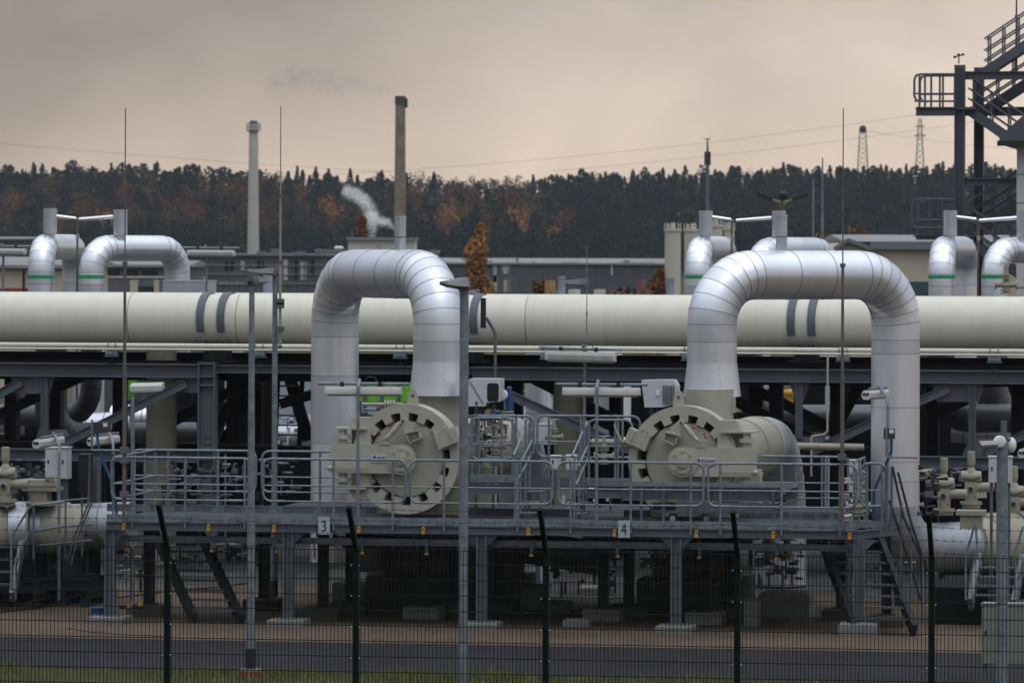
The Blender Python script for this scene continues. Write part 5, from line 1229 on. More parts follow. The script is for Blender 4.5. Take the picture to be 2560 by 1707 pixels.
# blue pressure regulator with gauge
t = thing('pressure_gauge', 'blue regulator with a round white gauge right of the windowed control box', 'gauge', Q(1268,1045,3.4))
m = MB(14); c = Q(1273,1035,3.4); m.lathe(c, (0,0,1), [(0,.05),(.05,.05),(.05,.07),(.3,.07),(.3,.045),(.46,.045),(.48,.03)], 14); m.beam(c+Vector((-.1,0,.1)), c+Vector((.08,0,.1)), .05, .12); m.build('regulator', blue, t)
c2_ = Q(1260,987,3.3); MB(20).lathe(c2_, (-.5,-1,0), [(0,.085),(.05,.085),(.052,.07)], 20).build('gauge_dial', white, t); MB(8).cyl(c2_, c2_+Vector((.02,.02,-.25)), .02).build('gauge_stem', galv, t)
m = MB(16)
for k in range(4): m.lathe(Q(1268,1052-k*7,3.4), (0,0,1), [(0,.15-.01*k),(.03,.15-.01*k)], 16)
m.build('flange_stack', beiged, t)
def cabinet(label, px0, px1, py0, py1, ly, d=.3, m=box_m, door=True, stand=True, group='pale electrical cabinets'):
    a = Q(px0, py0, ly); b = Q(px1, py1, ly); t = thing('electrical_cabinet', label, 'cabinet', ((a.x+b.x)/2, ly, b.z), group=group)
    MB().bb(a.x, b.x, ly, ly+d, b.z, a.z).build('casing', m, t)
    MB().bb(a.x-.015, b.x+.015, ly-.03, ly+d+.01, a.z+.001, a.z+.02).build('top_cover', m, t)
    if door:
        MB().bb(a.x+.015, b.x-.015, ly-.018, ly-.002, b.z+.015, a.z-.015).build('door', m, t)
        MB().bb(a.x+.05, a.x+.075, ly-.035, ly-.019, (a.z+b.z)/2, (a.z+b.z)/2+.06).build('handle', black, t)
    if stand:
        MB().bb(a.x+.02, a.x+.07, ly+.1, ly+.15, 0, b.z-.001).bb(b.x-.07, b.x-.02, ly+.1, ly+.15, 0, b.z-.001).build('stand', steel, t)
    return t
cabinet('pale double door cabinet under the far left floodlight', 113, 147, 1120, 1196, 4.0); cabinet('narrow pale cabinet directly right of the double door one', 149, 168, 1120, 1197, 3.9)
cabinet('dark tall cabinet left of the left column', 196, 222, 1138, 1235, 4.5, m=black, group=None)
cabinet('pale cabinet behind the camera pole', 2471, 2528, 1143, 1208, 4.0)
cabinet('small white box seen behind the lower steps', 1374, 1396, 1141, 1174, 6, m=white, stand=False); cabinet('white box behind the middle stair rails', 1415, 1436, 1140, 1175, 6.2, m=white, stand=False)
cabinet('pale box standing behind the raised left railing', 1337, 1375, 1062, 1112, 9, m=box_m)
cabinet('pale cabinet behind the right rod near the platform end', 2118, 2148, 1152, 1230, 4.2)
cabinet('grey green cabinet at the lower right behind the fence', 2454, 2600, 1512, 1662, -9.9, .45, cab, True, True, None)
# dark junction boxes with blue cables
def jbox(label, px0, px1, py0, py1, ly, path):
    a = Q(px0, py0, ly); b = Q(px1, py1, ly); t = thing('junction_box', label, 'junction box', ((a.x+b.x)/2, ly, b.z), group='dark junction boxes with blue cables')
    MB().bb(a.x, b.x, ly, ly+.14, b.z, a.z).build('casing', mat('graphite_box', (.03,.03,.038), .5) if 'graphite_box' not in bpy.data.materials else bpy.data.materials['graphite_box'], t)
    MB().bb(b.x-.085, b.x-.01, ly-.006, ly-.001, a.z-.075, a.z-.012).build('label_plate', white, t)
    for k in range(3):
        MB(6).tube([Q(x+k*2.2-2, y, ly+.02*k) for x, y in path], .010, 6).build('blue_cable', blue, t)
    m = MB(8); m.cyl(Q(path[0][0]-12,path[0][1]-32,ly), Q(path[0][0]-12,path[0][1]+45,ly), .018); m.cyl(Q(path[0][0]-12,path[0][1]+45,ly), Q(path[0][0]+66,path[0][1]+46,ly), .018); m.build('bracket', galv, t)
jbox('dark junction box with thick blue cables at the left', 231, 270, 1055, 1080, 1.0, [(242,1080),(245,1110),(256,1150),(272,1185),(281,1210),(290,1260),(291,1290)])
jbox('dark junction box with thick blue cable in front of the right leg', 2209, 2236, 1071, 1097, 1.0, [(2228,1097),(2228,1130),(2205,1180),(2185,1225),(2183,1290),(2184,1340),(2170,1362),(2164,1378)])
# ------------------------------------------------------------------ stairs
def stair(label, xa, ya, xb, yb, ly0, ly1, wpx, n, rails=True, m=steeld, tm=galvd):
    """flight from ground (xa,ya px at ly0) up to (xb,yb at ly1); width wpx to the right"""
    a = Q(xa, ya, ly0); b = Q(xb, yb, ly1); a.z = max(a.z, 0)
    wv = Vector((X(xa+wpx, ly0, ya)-a.x, 0, 0)); t = thing('metal_stairs', label, 'stairs', a, group='steel stairs of the platform')
    for s, o in enumerate((Vector((0,0,0)), wv)):
        MB().beam(a+o, b+o, .09, .22).build('stringer', m, t)
        if rails:
            up_ = Vector((0,0,1.0)); MB(8).tube([a+o+up_*.95, b+o+up_], .019).build('handrail', galv, t); q = MB(8); q.tube([a+o+up_*.5, b+o+up_*.5], .014)
            for f in (.05,.35,.65,.95): p = a.lerp(b, f)+o; q.cyl(p, p+up_*.97, .018)
            q.build('rail_posts', galv, t)
    q = MB()
    for k in range(1, n):
        p = a.lerp(b, k/n); q.box(p+wv/2, (wv.x-.03, .22, .03)); 
    q.build('treads', tm, t)
    return t
stair('steep stairs under the left part of the platform', 486, 1548, 385, 1330, .2, 2.6, 118, 9, False)
stair('right stairs descending from the platform past the silver leg', 2285, 1575, 2190, 1325, -.2, 2.2, -150, 9, False)
for (pts) in ([(2237,1180),(2266,1300),(2300,1392),(2318,1500)],[(2222,1240),(2256,1345),(2290,1440)],[(2255,1160),(2283,1262)]):
    pass
hr = thing('stair_handrails', 'dark sloping tube handrails of the right stairs', 'handrail', (X(2300,.2,1570), .2, 0))
for pts in ([(2231,1165),(2258,1290),(2302,1392),(2306,1500)], [(2223,1250),(2262,1370),(2302,1500)], [(2232,1280),(2256,1340)], [(2245,1180),(2279,1310),(2318,1425)]):
    MB(8).tube([Q(x, y, .4) for x, y in pts], .02).build('handrail', steeld, hr)
for px, y0, y1 in ((2253,1255,1500),(2278,1310,1500),(2306,1390,1560),(2216,1165,1330),(2229,1165,1330)): MB(8).cyl(Q(px,y0,.4), Q(px,y1,.4), .021).build('rail_post', galvd, hr)
stair('small stairs beside the left vessel', 30, 1492, 72, 1275, 2.0, 3.6, -60, 7, False, galvd)
hr2 = thing('stair_handrails', 'pale sloping handrails of the small left stairs', 'handrail', (X(40,2,1490), 2, 0))
for pts in ([(28,1372),(30,1340),(72,1270),(84,1262),(160,1254)], [(45,1390),(72,1330)], [(38,1420),(60,1360)], [(28,1370),(28,1495)], [(40,1400),(40,1495)]): MB(8).tube([Q(x, y, 2.0) for x, y in pts], .02).build('handrail', galv, hr2)
st3 = stair('stairs beside the right vessel', 2425, 1510, 2448, 1395, 1.6, 2.8, 110, 5, False, steel, galvd)
hr3 = thing('stair_handrails', 'bright angled handrails beside the right vessel', 'handrail', (X(2420,1.6,1500), 1.6, 0))
for pts in ([(2414,1500),(2414,1392),(2439,1302)], [(2420,1480),(2430,1420),(2446,1370)], [(2445,1400),(2439,1302)], [(2540,1500),(2536,1385),(2558,1315)], [(2545,1450),(2560,1400)]): MB(8).tube([Q(x, y, 1.6) for x, y in pts], .02).build('handrail', galv, hr3)
# stairs inside the rack (seen between lamp post and left arch)
stair('dark stairs inside the pipe rack left of the left arch', 688, 1110, 695, 940, 19, 17.5, 60, 7, False)
stair('sloping rack stairs with thick stringer beside the left arch leg', 770, 1100, 725, 950, 18, 18, 3, 6, False)
# left walkway rails and railings beside the left vessel
hr4 = thing('walkway_railing', 'galvanised railing around the left vessel walkway', 'railing', (X(150,2.4,1420), 2.4, 0))
for pts in ([(80,1262),(150,1252),(222,1246),(224,1138)], [(84,1262),(84,1400)], [(164,1250),(164,1400)], [(205,1246),(205,1390)], [(84,1328),(140,1318),(232,1310)], [(90,1364),(230,1350)], [(170,1400),(186,1340),(222,1258)], [(178,1410),(195,1340),(230,1255)]): MB(8).tube([Q(x, y, 2.4) for x, y in pts], .018).build('rail', galvd, hr4)
# left column standing free
def free_col(label, px, py, pyt, w):
    g_ = G(px, py); x = g_.x; ly = g_.y; z = Q(px, pyt, ly).z
    t = thing('steel_column', label, 'column', (x, ly, 0)); MB().bb(x-w/2, x-w/2+.02, ly-.12, ly+.12, .15, z).bb(x+w/2-.02, x+w/2, ly-.12, ly+.12, .15, z).bb(x-w/2+.02, x+w/2-.02, ly-.008, ly+.008, .15, z).build('profile', steel, t)
    MB().bb(x-.35, x+.35, ly-.3, ly+.3, 0, .15).build('base_block', conc, t)
free_col('free standing grey column right of the left vessel', 237, 1495, 1143, .16)
# ------------------------------------------------------------------ vessels left and right
def vessel(label, parts, ly, z_px, bands, grp='pipeline vessels on skids'):
    t = thing('valve_body', label, 'vessel', Q(parts[0][0], 1450, ly), group=grp)
    return t
def barrel(label, px, py, ly, L, r, yaw, bands, end='dome', taper=True):
    c = Q(px, py, ly); d = Vector((math.cos(R(yaw)), math.sin(R(yaw)), 0))
    t = thing('valve_vessel', label, 'vessel', (c.x, c.y, 0), group='beige valve vessels')
    P = [(-L/2, .40*r/.5), (-L/2+.15, .43*r/.5), (-L/2+.35, r*.86), (-.35, r*.9), (-.28, r), (.28, r), (.35, r*.9), (L/2-.35, r*.86), (L/2, .43*r/.5)]
    MB(40).lathe(c, d, P, 40).build('body', vesb, t)
    for b in bands: MB(40).lathe(c+d*b, d, [(0,r*.8),(0,r*1.012),(.3,r*1.012),(.3,r*.8)], 40).build('grey_sleeve', clado, t)
    q = MB(8)
    for b in (-.6, .7): p = c+d*b+Vector((0,-r*.93,-.1)); q.ball(p, .03, 8); q.cyl(p-Vector((.08,0,0)), p+Vector((.08,0,0)), .014); q.cyl(p, p+Vector((0,0,.08)), .012)
    q.build('grease_fitting', steeld, t)
    for f in (-.32, .32):
        p = c+d*(L*f); MB().bb(p.x-.09, p.x+.09, p.y-.42, p.y+.42, .5, c.z-r*.62).build('cradle', steeld, t)
    q = MB()
    for yy in (-.55, .0, .55): q.ibeam((c.x-L*.75, c.y+yy, .4), (c.x+L*.75, c.y+yy, .4), .12, .2, .015)
    for k in range(5): xx = c.x-L*.7+L*1.4*k/4; q.ibeam((xx, c.y-.6, .22), (xx, c.y+.6, .22), .1, .14, .012)
    for xx in (-.65, .65):
        for yy in (-.55, .55): q.bb(c.x+L*xx-.06, c.x+L*xx+.06, c.y+yy-.06, c.y+yy+.06, 0, .16)
    q.build('skid', steeld, t)
    MB().bb(c.x-L*.62, c.x+L*.62, c.y+.7, c.y+.76, .0, .95).build('shade_plate', shade_black, t)  # black plate added to darken the space under the vessel
    return t
barrel('beige vessel with dished end at the left picture edge', -38, 1325, 3.2, 1.5, .5, 14, (.42,)); barrel('beige vessel with a grey sleeve behind the walkway railing', 132, 1320, 4.0, 1.1, .47, 14, (-.52,))
hp = hpipe(180, 1318, 330, 1312, 4.6, .42, clado, 'blue grey clad pipe right of the left vessel', 36, 3)
barrel('beige vessel at the end of the right clad bend', 2498, 1357, 9.4, 1.4, .56, 48, (.35,)); barrel('beige vessel behind the camera pole at the right edge', 2600, 1352, 10.2, 1.4, .56, 48, (-.5,))
MBs = MB().bb(X(2325,2.6), X(2470,2.6), 2.6, 6.0, 0, .62); tag(MBs.build('shade_block', shade_black, None), 'low black block added as shade under the right vessel', 'frame')  # low black block added where the ground lies in shade
# actuators
def actuator(label, px, py, ly, s=1., first=[None]):
    p = Q(px, py, ly)
    if first[0] is None:
        t = thing('valve_actuator', label, 'actuator', (0,0,0), group='beige valve actuators')
        q = MB(24); q.lathe((0,0,-.62), (0,0,1), [(0,.2),(.08,.2),(.08,.24),(.14,.24),(.14,.14),(.3,.14)], 24); q.build('base_flange', beiged, t, None)
        q = MB(24); q.bb(-.13,.13,-.14,.14,-.36,-.05); q.lathe((0,-.14,-.2), (0,-1,0), [(0,.075),(.04,.075),(.04,.055),(.05,.055)], 16); q.build('gearbox', vesb, t, None)
        q = MB(24); q.lathe((-.22,0,.06), (1,0,0), [(0,.11),(.02,.13),(.4,.13),(.44,.11)], 24); q.lathe((.12,-.0,-.16), (1,0,0), [(0,.12),(.05,.12),(.05,.10),(.36,.10),(.38,.07)], 24); q.build('motor_housing', vesb, t, None)
        q = MB(20); q.lathe((0,0,.14), (0,0,1), [(0,.11),(.08,.09),(.12,.06),(.16,.075),(.22,.09),(.28,.09),(.28,.085),(.46,.085),(.47,.07)], 20); q.build('position_indicator', vesb, t, None)
        q = MB(10); q.cyl((0,-.19,-.2), (0,-.21,-.2), .05); q.build('sight_glass', black, t, None)
        q = MB(6); q.tube([(-.24,-.02,.08), (-.15,-.14,.03), (.05,-.16,0), (.2,-.12,.06), (.22,0,.16)], .012, 6); q.build('cable', black, t, None)
        for c in bpy.data.objects:
            if c.parent == t: c.data.transform(Matrix.Scale(.84, 4))
        M = FM @ Matrix.Translation(p); t.matrix_world = M; t.location = M.to_translation(); t.rotation_euler = M.to_euler(); freeze(t); first[0] = t; return t
    return dup(first[0], p, label, group='beige valve actuators')
actuator('beige actuator at the left picture edge', 14, 1190, 3.0)
actuator('beige actuator with dark round sight glass right of the silver leg', 2360, 1215, 8.4)
actuator('beige actuator with the highest indicator left of the camera pole', 2428, 1198, 9.4)
actuator('beige actuator right of the camera pole', 2535, 1235, 9.6)
t = thing('gear_unit', 'long beige gear unit with twin pipe stubs beside the left actuator', 'gear unit', Q(120,1260,3.6))
a = Q(62,1198,3.6); b = Q(142,1214,3.6); MB().bb(a.x, b.x, 3.5, 3.85, b.z, a.z).build('body', beige, t)
q = MB(16); q.bb(X(60,3.6), X(148,3.6), 3.45, 3.9, b.z-.09, b.z-.02); q.bb(X(80,3.6), X(120,3.6), 3.5, 3.85, b.z-.32, b.z-.09); q.lathe(Q(100,1262,3.6), (0,0,1), [(0,.3),(.05,.3)], 16); q.build('neck', beiged, t)
q = MB(10)
for px in (116, 122, 132): q.lathe(Q(px,1199,3.48), (0,0,1), [(0,.03),(.05,.03)], 8)
q.build('plugs', mat('brass', (.35,.2,.12), .5), t)
t = thing('gear_unit', 'beige gear plate with plugs between the right actuators', 'gear unit', Q(2430,1260,3.8))
q = MB(16); q.bb(X(2392,3.8), X(2464,3.8), 3.6, 4.1, Q(0,1257,3.8).z, Q(0,1246,3.8).z); q.bb(X(2402,3.8), X(2455,3.8), 3.65, 4.05, Q(0,1290,3.8).z, Q(0,1258,3.8).z); q.build('plate', beiged, t)
q = MB(10)
for px in (2446, 2454, 2462): q.lathe(Q(px,1244,3.58), (0,0,1), [(0,.035),(.06,.035),(.06,.02),(.1,.02)], 8)
q.build('plugs', beige, t)
for i, (px, y) in enumerate(((2150,1180),)):
    pass
# clutter: hoses and small pipes under/behind platform
def clutter(name, label, cx, cy, w, h, ly, n, mats, cat, seed):
    rs = random.Random(seed); t = thing(name, label, cat, Q(cx, cy+h/2, ly)); per = {}
    for i in range(n):
        m = rs.choice(mats); q = per.setdefault(m.name, (MB(8), m))[0]
        x, y = cx+rs.uniform(-w, w)/2, cy+rs.uniform(-h, h)/2; k = rs.random(); l = ly+rs.uniform(-.5, .5)
        if k < .35: q.cyl(Q(x, y, l), Q(x+rs.uniform(8, 30), y+rs.uniform(-2, 2), l), rs.uniform(.015, .035))
        elif k < .6: q.cyl(Q(x, y, l), Q(x, y+rs.uniform(10, 45), l), rs.uniform(.012, .028))
        elif k < .8: q.lathe(Q(x, y, l), (rs.choice([0, 1]), 0, rs.choice([0, 1])+.01), [(0,.05),(.02,.05),(.02,.03),(.06,.03),(.06,.05),(.08,.05)], 10)
        else: q.box(Q(x, y, l), (rs.uniform(.06,.18), .1, rs.uniform(.05,.16)))
    for k, (nm, (q, m)) in enumerate(per.items()): q.build({'beige':'fittings','galv':'pipes','black':'hoses','steel':'brackets','blue':'blue_parts','white':'white_parts'}.get(nm.split('_')[0], 'fittings'), m, t)
clutter('valve_manifold', 'tangle of small pipes and hoses right of the left receiver', 1215, 1100, 90, 70, 4.6, 34, [beiged, beiged, galv, black], 'manifold', 3)
clutter('valve_manifold', 'cluster of pipes under the left end of the platform', 330, 1420, 90, 60, 6, 26, [beiged, galvd, black, steel], 'manifold', 5)
clutter('valve_manifold', 'cluster of flanges above the wide concrete block', 1940, 1415, 110, 60, 5.0, 34, [beiged, beige, galvd, blue], 'manifold', 8)
clutter('valve_manifold', 'hoses and black fittings right of the right silver leg', 2322, 1230, 50, 120, 4.2, 36, [black, beiged, steel, black], 'manifold', 9)
clutter('valve_manifold', 'instrument tubing at the right end of the platform', 2130, 1240, 50, 110, 2.0, 26, [galv, beiged, white], 'manifold', 11)
clutter('valve_manifold', 'dark pipework behind the left cabinet', 90, 1180, 130, 60, 8, 28, [black, steel, galvd], 'manifold', 13)
clutter('valve_manifold', 'pipework glimpsed below the middle rails', 1470, 1240, 130, 60, 4.2, 34, [galvd, black, steel, white], 'manifold', 15)
clutter('valve_manifold', 'grey pipework seen through the rack stairs', 740, 1080, 90, 80, 26, 40, [galv, bluelt, white, galv], 'manifold', 17)
clutter('valve_manifold', 'pipework seen between left rack column and arch', 640, 1190, 220, 90, 9, 44, [galvd, steel, black, galvd], 'manifold', 19)
clutter('valve_manifold', 'dark pipework on the ground between the pedestals', 1450, 1420, 180, 80, 7, 40, [steeld, steel, galvd, black], 'manifold', 21)
clutter('valve_manifold', 'low pipework near the left vessel skid', 130, 1430, 220, 60, 5, 36, [steel, galvd, beiged, steeld], 'manifold', 23)
clutter('valve_manifold', 'pipework behind the right stairs', 2200, 1430, 140, 100, 6, 34, [steel, steeld, galvd, beiged], 'manifold', 25)
clutter('valve_manifold', 'grey cross bracing pipes beyond the blue container', 960, 1030, 120, 60, 22, 24, [galv, galvd, steel], 'manifold', 27)
clutter('valve_manifold', 'bright equipment beyond the hanger left of the right leg', 1935, 1010, 60, 60, 24, 26, [white, black, galvd], 'manifold', 29)
clutter('valve_manifold', 'dark hoses between the left upright pipe and the rack column', 480, 1210, 150, 100, 9, 50, [black, galvd, steeld, steel], 'manifold', 31)
clutter('valve_manifold', 'small fittings below the left receiver door', 840, 1330, 110, 60, 3.6, 26, [beiged, black, bluelt, galvd], 'manifold', 33)
clutter('valve_manifold', 'small fittings between the middle and right platform columns', 1590, 1380, 120, 90, 4.0, 34, [blue, galvd, steel, red], 'manifold', 35)
clutter('valve_manifold', 'tubing and gauges behind the raised left railing', 1230, 1060, 80, 70, 5.0, 40, [beiged, black, galvd, blue], 'manifold', 37)
clutter('valve_manifold', 'hoses and fittings behind the right trough', 1870, 1270, 180, 50, 3.4, 36, [galvd, black, steel, beiged], 'manifold', 39)
clutter('valve_manifold', 'dark pipework behind the right actuators', 2440, 1200, 200, 80, 12, 50, [steel, steeld, black, galvd], 'manifold', 41)
clutter('valve_manifold', 'dark pipework behind the small left stairs', 60, 1210, 120, 70, 9, 40, [steel, steeld, black, galvd], 'manifold', 43)
clutter('valve_manifold', 'brackets and cables hanging below the platform near the left stairs', 560, 1380, 220, 70, 4, 40, [galvd, steel, black], 'manifold', 45)
hpipe(1470, 1352, 1620, 1356, 4.2, .06, beiged, 'slim beige pipe below the number 4 plate', 14, 2, 'slim_pipe')
hpipe(1180, 1345, 1500, 1395, 5.6, .3, shade_clad, 'shaded clad pipe sloping under the platform', 30, 4)
hpipe(1480, 1105, 2160, 1118, 12.8, .07, beiged, 'beige pipe along the rack behind the right receiver', 14, 3, 'slim_pipe')
t = thing('clad_tank', 'pale tank hanging below the platform left of the left pedestal', 'tank', Q(930,1450,4.2))
MB(24).lathe(Q(885,1380,4.2), (1,0,0), [(0,.2),(.03,.34),(.42,.34),(.45,.3)], 24).build('shell', beiged, t); a = Q(900,1330,4.0); b = Q(944,1448,4.0); MB().bb(a.x, b.x, 4.6, 4.9, b.z, a.z).build('back_panel', box_m, t)
# blue cable drum bottom left
t = thing('cable_drum', 'flat blue cable drum lying beside the left corner column', 'cable drum', (X(250,.3,1530), .3, 0), group=None)
c = Q(247, 1524, .35); MB(24).lathe((c.x,c.y,c.z-.06), (0,0,1), [(0,.15),(0,.17),(.03,.17),(.03,.13),(.08,.13),(.08,.17),(.11,.17)], 24).build('drum', blue, t); q = MB(8); q.cyl((c.x,c.y,0), (c.x,c.y,c.z-.06), .02)
q.tube([Q(262,1533,.3), Q(240,1545,.2), Q(225,1556,.1), Q(178,1566,.1)], .02, 6); q.build('stand', steeld, t)
t = thing('valve_wheel_unit', 'dark unit with yellow and orange parts between the left footings', 'valve', (X(325,.4,1560), .4, 0))
a = Q(300,1512,.4); b = Q(358,1522,.4); MB().bb(a.x, b.x, .35, .5, b.z, a.z).build('bar', steeld, t); q = MB(10); q.box(Q(284,1500,.35), (.07,.06,.09)); q.box(Q(322,1514,.33), (.09,.06,.06)); q.box(Q(352,1510,.33), (.07,.06,.05)); q.build('yellow_parts', yellow, t); MB(8).cyl(Q(326,1522,.4), Q(326,1565,.4), .03).build('stem', galv, t)
# ground cables
def gcable(pts, lb, r=.012):
    tag(MB(6).tube([G(x, y)+Vector((0,0,.02)) for x, y in pts], r).build('ground_cable', black, None), lb, 'cable', 'black cables on the paving')
gcable([(-30,1536),(60,1525),(150,1514),(260,1500),(420,1480),(560,1468),(620,1458)], 'black cable crossing the paving at the left', .014)
gcable([(165,1572),(230,1582),(300,1588),(400,1592),(420,1594)], 'thin cable curving near the road edge at left', .008)
# ------------------------------------------------------------------ stair tower on the right
LT = 66
tw = thing('stair_tower', 'dark steel stair tower with landings at the right picture edge', 'stair tower', (X(2400,LT,700), LT, 0))
TS = mat('tower_steel', (.075,.08,.10), .5, .1, .15, 1)
def tcol(px0, px1, pyt, ly, nm='column'):
    a = Q(px0, pyt, ly); b = Q(px1, pyt, ly); MB().bb(a.x, a.x+.04, ly-.16, ly+.16, 0, a.z).bb(b.x-.04, b.x, ly-.16, ly+.16, 0, a.z).bb(a.x+.04, b.x-.04, ly-.01, ly+.01, 0, a.z).build(nm, TS, tw)
tcol(2387, 2413, 163, LT); tcol(2436, 2460, 169, LT+1.5); tcol(2630, 2655, 163, LT)
def tbeam(x0, x1, y0, y1, ly, w=.2, nm='beam'):
    a = Q(x0, y0, ly); b = Q(x1, y1, ly); MB().ibeam((a.x,ly,(a.z+b.z)/2), (Q(x1,y0,ly).x,ly,(a.z+b.z)/2), w, a.z-b.z, .03).build(nm, TS, tw)
tbeam(2414, 2660, 179, 199, LT); tbeam(2290, 2387, 268, 290, LT-.2); tbeam(2412, 2560, 445, 463, LT); tbeam(2387,2660,268,290,LT+1.4); tbeam(2290, 2387, 586, 600, LT-.2)
a = Q(2290, 270, LT); b = Q(2440, 270, LT); MB().bb(a.x, b.x, LT-.2, LT+1.5, a.z-.05, a.z).build('landing', TS, tw)
a = Q(2285, 588, LT); b = Q(2440, 588, LT); MB().bb(a.x, b.x, LT-.2, LT+1.5, a.z-.05, a.z).build('landing', TS, tw)
def trail(pxs, pyt, pyb, ly, label='landing_railing', posts=5):
    q = MB(8); a = Q(pxs[0], pyt, ly); b = Q(pxs[1], pyt, ly); z0 = Q(pxs[0], pyb, ly).z; h = a.z-z0
    q.tube([Vector((a.x+.25,ly,z0+h*.2)), Vector((a.x+.06,ly,z0+h*.22)), Vector((a.x,ly,z0+h*.35)), Vector((a.x,ly,a.z-.15)), Vector((a.x+.06,ly,a.z-.03)), Vector((a.x+.2,ly,a.z)), Vector((b.x,ly,a.z))], .035, 8)
    for f in (.42, .2): q.cyl((a.x,ly,z0+h*f), (b.x,ly,z0+h*f), .025)
    for k in range(posts): x = a.x+.15+(b.x-a.x-.15)*k/(posts-1); q.cyl((x,ly,z0), (x,ly,a.z), .032)
    q.build(label, TS, tw)
trail((2286, 2387), 186, 270, LT-.25, posts=4); trail((2300, 2387), 190, 270, LT+1.4, posts=3); trail((2281, 2387), 498, 588, LT-.25, posts=4); trail((2300, 2387), 503, 588, LT+1.4, posts=3)
def flight(x0, y0, x1, y1, ly, dy=.9):
    a = Q(x0, y0, ly); b = Q(x1, y1, ly); q = MB()
    for o in (0, dy): q.beam(a+Vector((0,o,0)), b+Vector((0,o,0)), .05, .28)
    n = max(6, int(abs(a.z-b.z)/.19))
    for k in range(n): p = a.lerp(b, (k+.5)/n); q.bb(p.x-.13, p.x+.13, ly+.03, ly+dy-.03, p.z-.02, p.z+.02)
    q.build('flight', TS, tw); q = MB(8)
    for o in (0, dy):
        for h in (.35, .65, 1.0): q.cyl(a+Vector((0,o,h)), b+Vector((0,o,h)), .026)
        for k in range(5): p = a.lerp(b, (k+.3)/5)+Vector((0,o,0)); q.cyl(p, p+Vector((0,0,1)), .026)
    q.build('flight_railing', TS, tw)
flight(2420, 275, 2640, 430, LT+.1); flight(2440, 290, 2640, 160, LT+1.2); flight(2420, 590, 2640, 445, LT+1.2); flight(2430, 610, 2640, 745, LT+.1)
flight(2460, 182, 2640, 62, LT+.1)
q = MB(6); p = Q(2397, 160, LT); q.cyl(p, p+Vector((0,0,.25)), .02); q.cyl(p+Vector((-.12,0,.2)), p+Vector((.12,0,.26)), .015); q.ball(p+Vector((-.12,0,.2)), .05, 8); q.ball(p+Vector((.12,0,.27)), .05, 8); q.ball(p+Vector((0,-.1,.26)), .05, 8); q.build('wind_meter', black, tw)
# house with roof at right edge
hb_ = thing('plant_building', 'pale panelled building with sloping dark roof at the right edge', 'building', (X(2545,LT-6,900), LT-6, 0))
ly = LT-6; a = Q(2542, 365, ly); b = Q(2700, 365, ly); q = MB(); q.bb(a.x, b.x, ly, ly+5, 0, a.z); q.build('wall', wallw, hb_); q = MB()
for k in range(14): q.bb(a.x-.006, b.x, ly-.012, ly-.001, a.z-.8*k-.02, a.z-.8*k)
q.build('panel_joints', steel, hb_)
e0 = Q(2501, 362, ly); MB().prism([(e0.x,ly-.5,e0.z), (e0.x,ly-.5,e0.z+.22), (b.x,ly-.5,e0.z+2.2), (b.x,ly-.5,e0.z)][::-1], (0,6,0)).build('roof', TS, hb_)
q = MB(); q.bb(e0.x-.05, b.x, ly-.62, ly-.5, e0.z-.05, e0.z+.1); q.build('gutter', black, hb_)
# ------------------------------------------------------------------ camera pole
px, Y = 2505, 70.; x = ray(px, 1400)[0]*Y
t = thing('camera_pole', 'thick galvanised pole at the right carrying two security cameras', 'pole', (x, Y, 0), WM)
z1 = W(px, 1098, Y).z; z2 = W(px, 1052, Y).z
MB(24).cyl((x,Y,0), (x,Y,z1), .084, .08).build('pole', galv, t, WM); MB(20).cyl((x+.02,Y,z1-.1), (x+.02,Y,z2), .045).build('top_pole', galvd, t, WM)
cc = thing('security_camera', 'white bullet camera pointing left on the camera pole', 'camera', W(2499,1110,Y-.1), WM, group='security cameras on the right pole')
c = W(2500, 1104, Y-.12); q = MB(20); q.lathe(c+Vector((0,.1,0)), (0,-1,0), [(0,.085),(.12,.085),(.14,.07),(.15,.03)], 20); q.build('junction_ball', white, cc, WM)
a = W(2494, 1108, Y-.14); b = W(2455, 1113, Y-.14); q = MB(16); q.cyl(a, b, .04); q.build('camera_body', lampb, cc, WM); q = MB(); q.beam(W(2494,1103,Y-.14), W(2449,1104.5,Y-.14), .11, .016); q.beam(W(2494,1106,Y-.195), W(2452,1108,Y-.195), .012, .05); q.build('sun_shield', white, cc, WM); q = MB(14).cyl(b, b+(b-a).normalized()*.012, .036); q.build('camera_lens', black, cc, WM)
cc = thing('security_camera', 'cream domed camera on the right side of the camera pole', 'camera', W(2528,1115,Y+.05), WM, group='security cameras on the right pole')
q = MB(16); q.ball(W(2527,1112,Y+.06), .1, 16, (.8,.9,1.15)); q.build('camera_body', white, cc, WM); q = MB(8); q.cyl(W(2516,1092,Y), W(2524,1100,Y), .03); q.build('bracket', galv, cc, WM)
